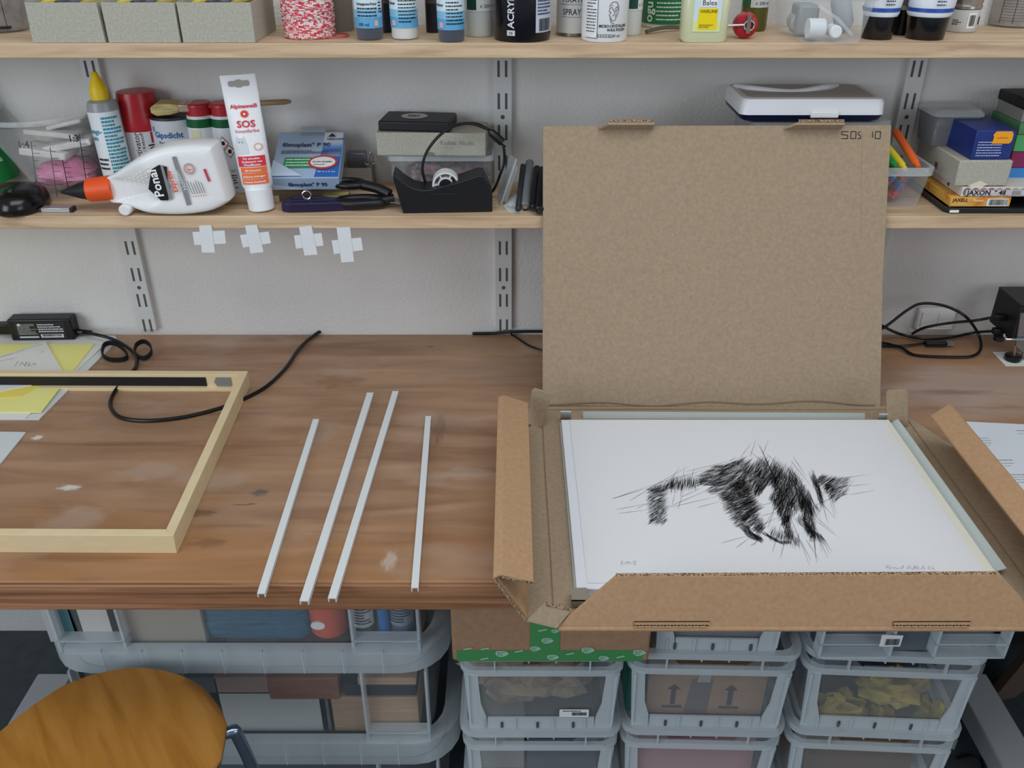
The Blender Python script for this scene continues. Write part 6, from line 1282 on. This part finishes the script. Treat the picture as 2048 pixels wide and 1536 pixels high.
# red can opener-ish awl
p = P(1483, 74, ZU)
t = thing('knob_tool', 'round red knob tool with a metal key ring beside the pale yellow bottle', 'tool', (p.x, -.135, Z))
rd = mat('a81a28', .3); O('knob', MB().at(T(0, 0, .0175)@RX(pi/2)).lathe([(.010, -.010), (.0165, -.007), (.0175, 0), (.0165, .007), (.010, .010)], rd, 32), t)
m = MB().at(T(.003, -.012, .018)); m.tube([(.007*cos(i*pi/8), 0, .0065*sin(i*pi/8)) for i in range(17)], .0014, METAL, 8); m.box(-.004, .0015, -.002, .002, -.010, .014, mat('9a8f86', .3, .8)); O('key', m, t)
O('rod', MB().tube([(-.035, -.008, .017), (-.004, -.011, .019)], .0018, METAL, 8), t)
# oil bottle
t, r = cyl('oil_bottle', 'dark yellow-green oil bottle with a white label reading 200 ml', 'bottle', 1478, 1530, 64)
O('body', MB().lathe([(r*.93, 0), (r, .004), (r, .11), (r*.5, .13)], mat('5f5a26', .2), 32), t); m = print_on(MB()); q = r+.0005; m.wrap(-r*.6, r*1.4, .033, .10, q, mat('cfd2d0', .4)); m.wrap(-r*1.5, -r*.6, .033, .10, q, mat('2e5a34', .4)); m.text('℮ 200 ml', .0062, -r*.25, .037, INK, q+.0005); m.bars(r*.4, r*.85, .052, .085, INK, q+.0005); O('label', m, t, smooth=0)
# clear bin with caps
y = -.188; a, b = W(1612, 94, y), W(1718, 94, y); hw = (b.x-a.x)/2
t = thing('parts_bin', 'clear plastic bin of tubes and caps at the edge of the top shelf', 'plastic bin', ((a.x+b.x)/2, y, Z)); q1 = W(1560, 12, y).x-(a.x+b.x)/2; q2 = W(1738, 12, y).x-(a.x+b.x)/2
bx0, bx1 = -hw, hw
def rc(x0, x1, y0, y1, z): return [(p[0]+(x0+x1)/2, p[1]+(y0+y1)/2, z) for p in rrect(x1-x0, y1-y0, .005, z, 3)]
O('body', MB().loft([rc(bx0-.004, bx1, .0, .15, 0), rc(bx0-.012, bx1+.012, -.004, .155, .055), rc(bx0-.014, bx1+.014, -.004, .155, .075)], clear, (True, False)), t, solid=.001)
O('rim', MB().loft([rc(bx0-.013, bx1+.013, -.005, .156, .054), rc(bx0-.016, bx1+.016, -.008, .158, .057), rc(bx0-.014, bx1+.014, -.005, .156, .0585)], clearr, (False, False)), t)
cxk = (a.x+b.x)/2
for i, (px, py, k, lab) in enumerate(((1627, 88, 'w', 'pale ribbed cap lying at the front left of the clear parts bin'), (1665, 77, 'c', 'round white cap facing forward in the clear parts bin'), (1600, 50, 'g', 'grey cap at the back left of the clear parts bin'))):
    p = W(px, py, -.165+.05*(k == 'g')); r = (.013, .0085, .014)[i]
    m = MB().at(RX(pi/2) if k != 'w' else RY(pi/2)).lathe([(r, -.012), (r, .010), (r*.8, .012)], mat(('dfe6e8', 'f0f1f2', 'a5abae')[i], .4), 24); one('bottle_cap', m, lab, 'cap', 'loose caps in the clear parts bin', loc=(p.x, p.y+(.01 if k == 'g' else .0), Z+.004+(r if k != 'c' else .0095)))
p = W(1690, 40, -.165); one('small_tube', MB().at(RY(R(-18))).lathe([(.004, -.030), (.013, -.018), (.014, .012), (.010, .028), (.003, .034)], mat('a9adb0', .35), 20), 'small grey crumpled tube standing in the clear parts bin', 'tube', loc=(cxk+.018, -.150, Z+.038))
one('clear_pipette', MB().tube([(-.030, 0, .045), (.0, 0, .028), (.022, 0, .008)], .0022, clearr, 8), 'clear pipette leaning across the clear parts bin', 'pipette', loc=(cxk+.008, -.170, Z+.001))
one('grey_sachet', MB().box(-.02, .01, -.02, .02, 0, .04, mat('8f9496', .6)), 'grey sachet at the back of the clear parts bin', 'sachet', loc=(cxk-.016, -.11, Z+.003), bev=.004)
# tubes standing on black caps
for pl, pr, pb, lab in ((1722, 1781, 81, 'white paint tube with blue stripe standing on its black cap, next to the clear bin'), (1810, 1883, 82, 'larger white paint tube with blue stripe standing on its black cap')):
    t, r = cyl('cap_down_tube', lab, 'tube', pl, pr, pb, 'white tubes standing on black caps'); t.location.y -= .0
    O('cap', MB().lathe([(r*.96, 0), (r, .002), (r*1.1, .030)], mat('0f0f13', .2, spec=.6), 36), t)
    O('body', MB().loft([[(rx2*cos(2*pi*i/28)+s_, ry2*sin(2*pi*i/28), z) for i in range(28)] for z, rx2, ry2, s_ in ((.030, r*1.08, r*1.05, 0), (.034, r*1.18, r*1.08, 0), (.08, r*1.3, r*.7, .004), (.13, r*1.35, .003, .006))], mat('dfe4ea', .35)), t)
    m = print_on(MB()); m.loft([[((r*1.185+.0004+.0015*k)*cos(2*pi*i/28), (r*1.085+.0004-.001*k)*sin(2*pi*i/28), .0365+.005*k) for i in range(28)] for k in (0, 1)], mat('1f4aa0', .4), (False, False)); O('blue_stripe', m, t)
    m = print_on(MB()); m.at(T(0, -r*1.06-.001, 0)); m.lines(-.004, .010, .044, .062, 4, mat('3c4664', .5)); O('print', m, t, smooth=0)
t, r = cyl('dark_jar', 'black jar with a yellow-green ring behind the two paint tubes', 'jar', 1779, 1820, 63, ymin=-.11)
O('body', MB().lathe([(r, 0), (r, .038)], mat('111115', .3), 28), t); O('ring', MB().lathe([(r*1.01, .034), (r*1.01, .040)], mat('b5b85a', .4), 28, cap=(False, False)), t); O('lid', MB().lathe([(r*1.03, .040), (r*1.03, .046), (r*.9, .07)], mat('6d6a68', .4), 28), t)
t, r = cyl('screw_jar', 'white round tin with a silver lid at the right of the top shelf', 'tin', 1882, 1948, 66)
O('body', MB().lathe([(r*.95, 0), (r, .002), (r, .031)], mat('d0d2d0', .4), 40), t); O('lid', MB().lathe([(r*1.03, .032), (r*1.03, .036), (r*.98, .037), (r*1.02, .040), (r*1.02, .050), (r*.95, .052)], mat('b5b0ac', .25, .9), 40), t)
m = print_on(MB()); q = r+.0005; m.wrap(-r*.05, r*.5, .006, .027, q, WHITE); m.bars(r*.05, r*.4, .009, .024, INK, q+.0004); m.wrap(r*.8, r*1.15, .010, .021, q, mat('2a2428', .5)); m.lines(-r*.9, -r*.4, .010, .018, 3, INK, q); O('label', m, t, smooth=0)
t, r = cyl('grid_jar', 'clear jar with a printed grid at the right end of the top shelf', 'jar', 1962, 2080, 58)
O('wall', MB().lathe([(r*.96, 0), (r, .004), (r*1.06, .09)], clear, 36, cap=(True, False)), t, solid=.001); O('contents', MB().lathe([(r*.88, .002), (r*.9, .08)], noisy('grid_fill', [hx('8a8078'), hx('b0a79f')], (20, 20, 20), 2, 4, .8), 32), t)
m = print_on(MB())
for z in [.010+.004*k for k in range(16)]: m.wrap(-r*.9, r*.2, z, z+.0006, r*1.03, mat('4a4450', .6))
for u in (-.9, -.5, .2): m.wrap(r*u, r*u+.0008, .006, .075, r*1.03, INK)
O('printed_grid', m, t)
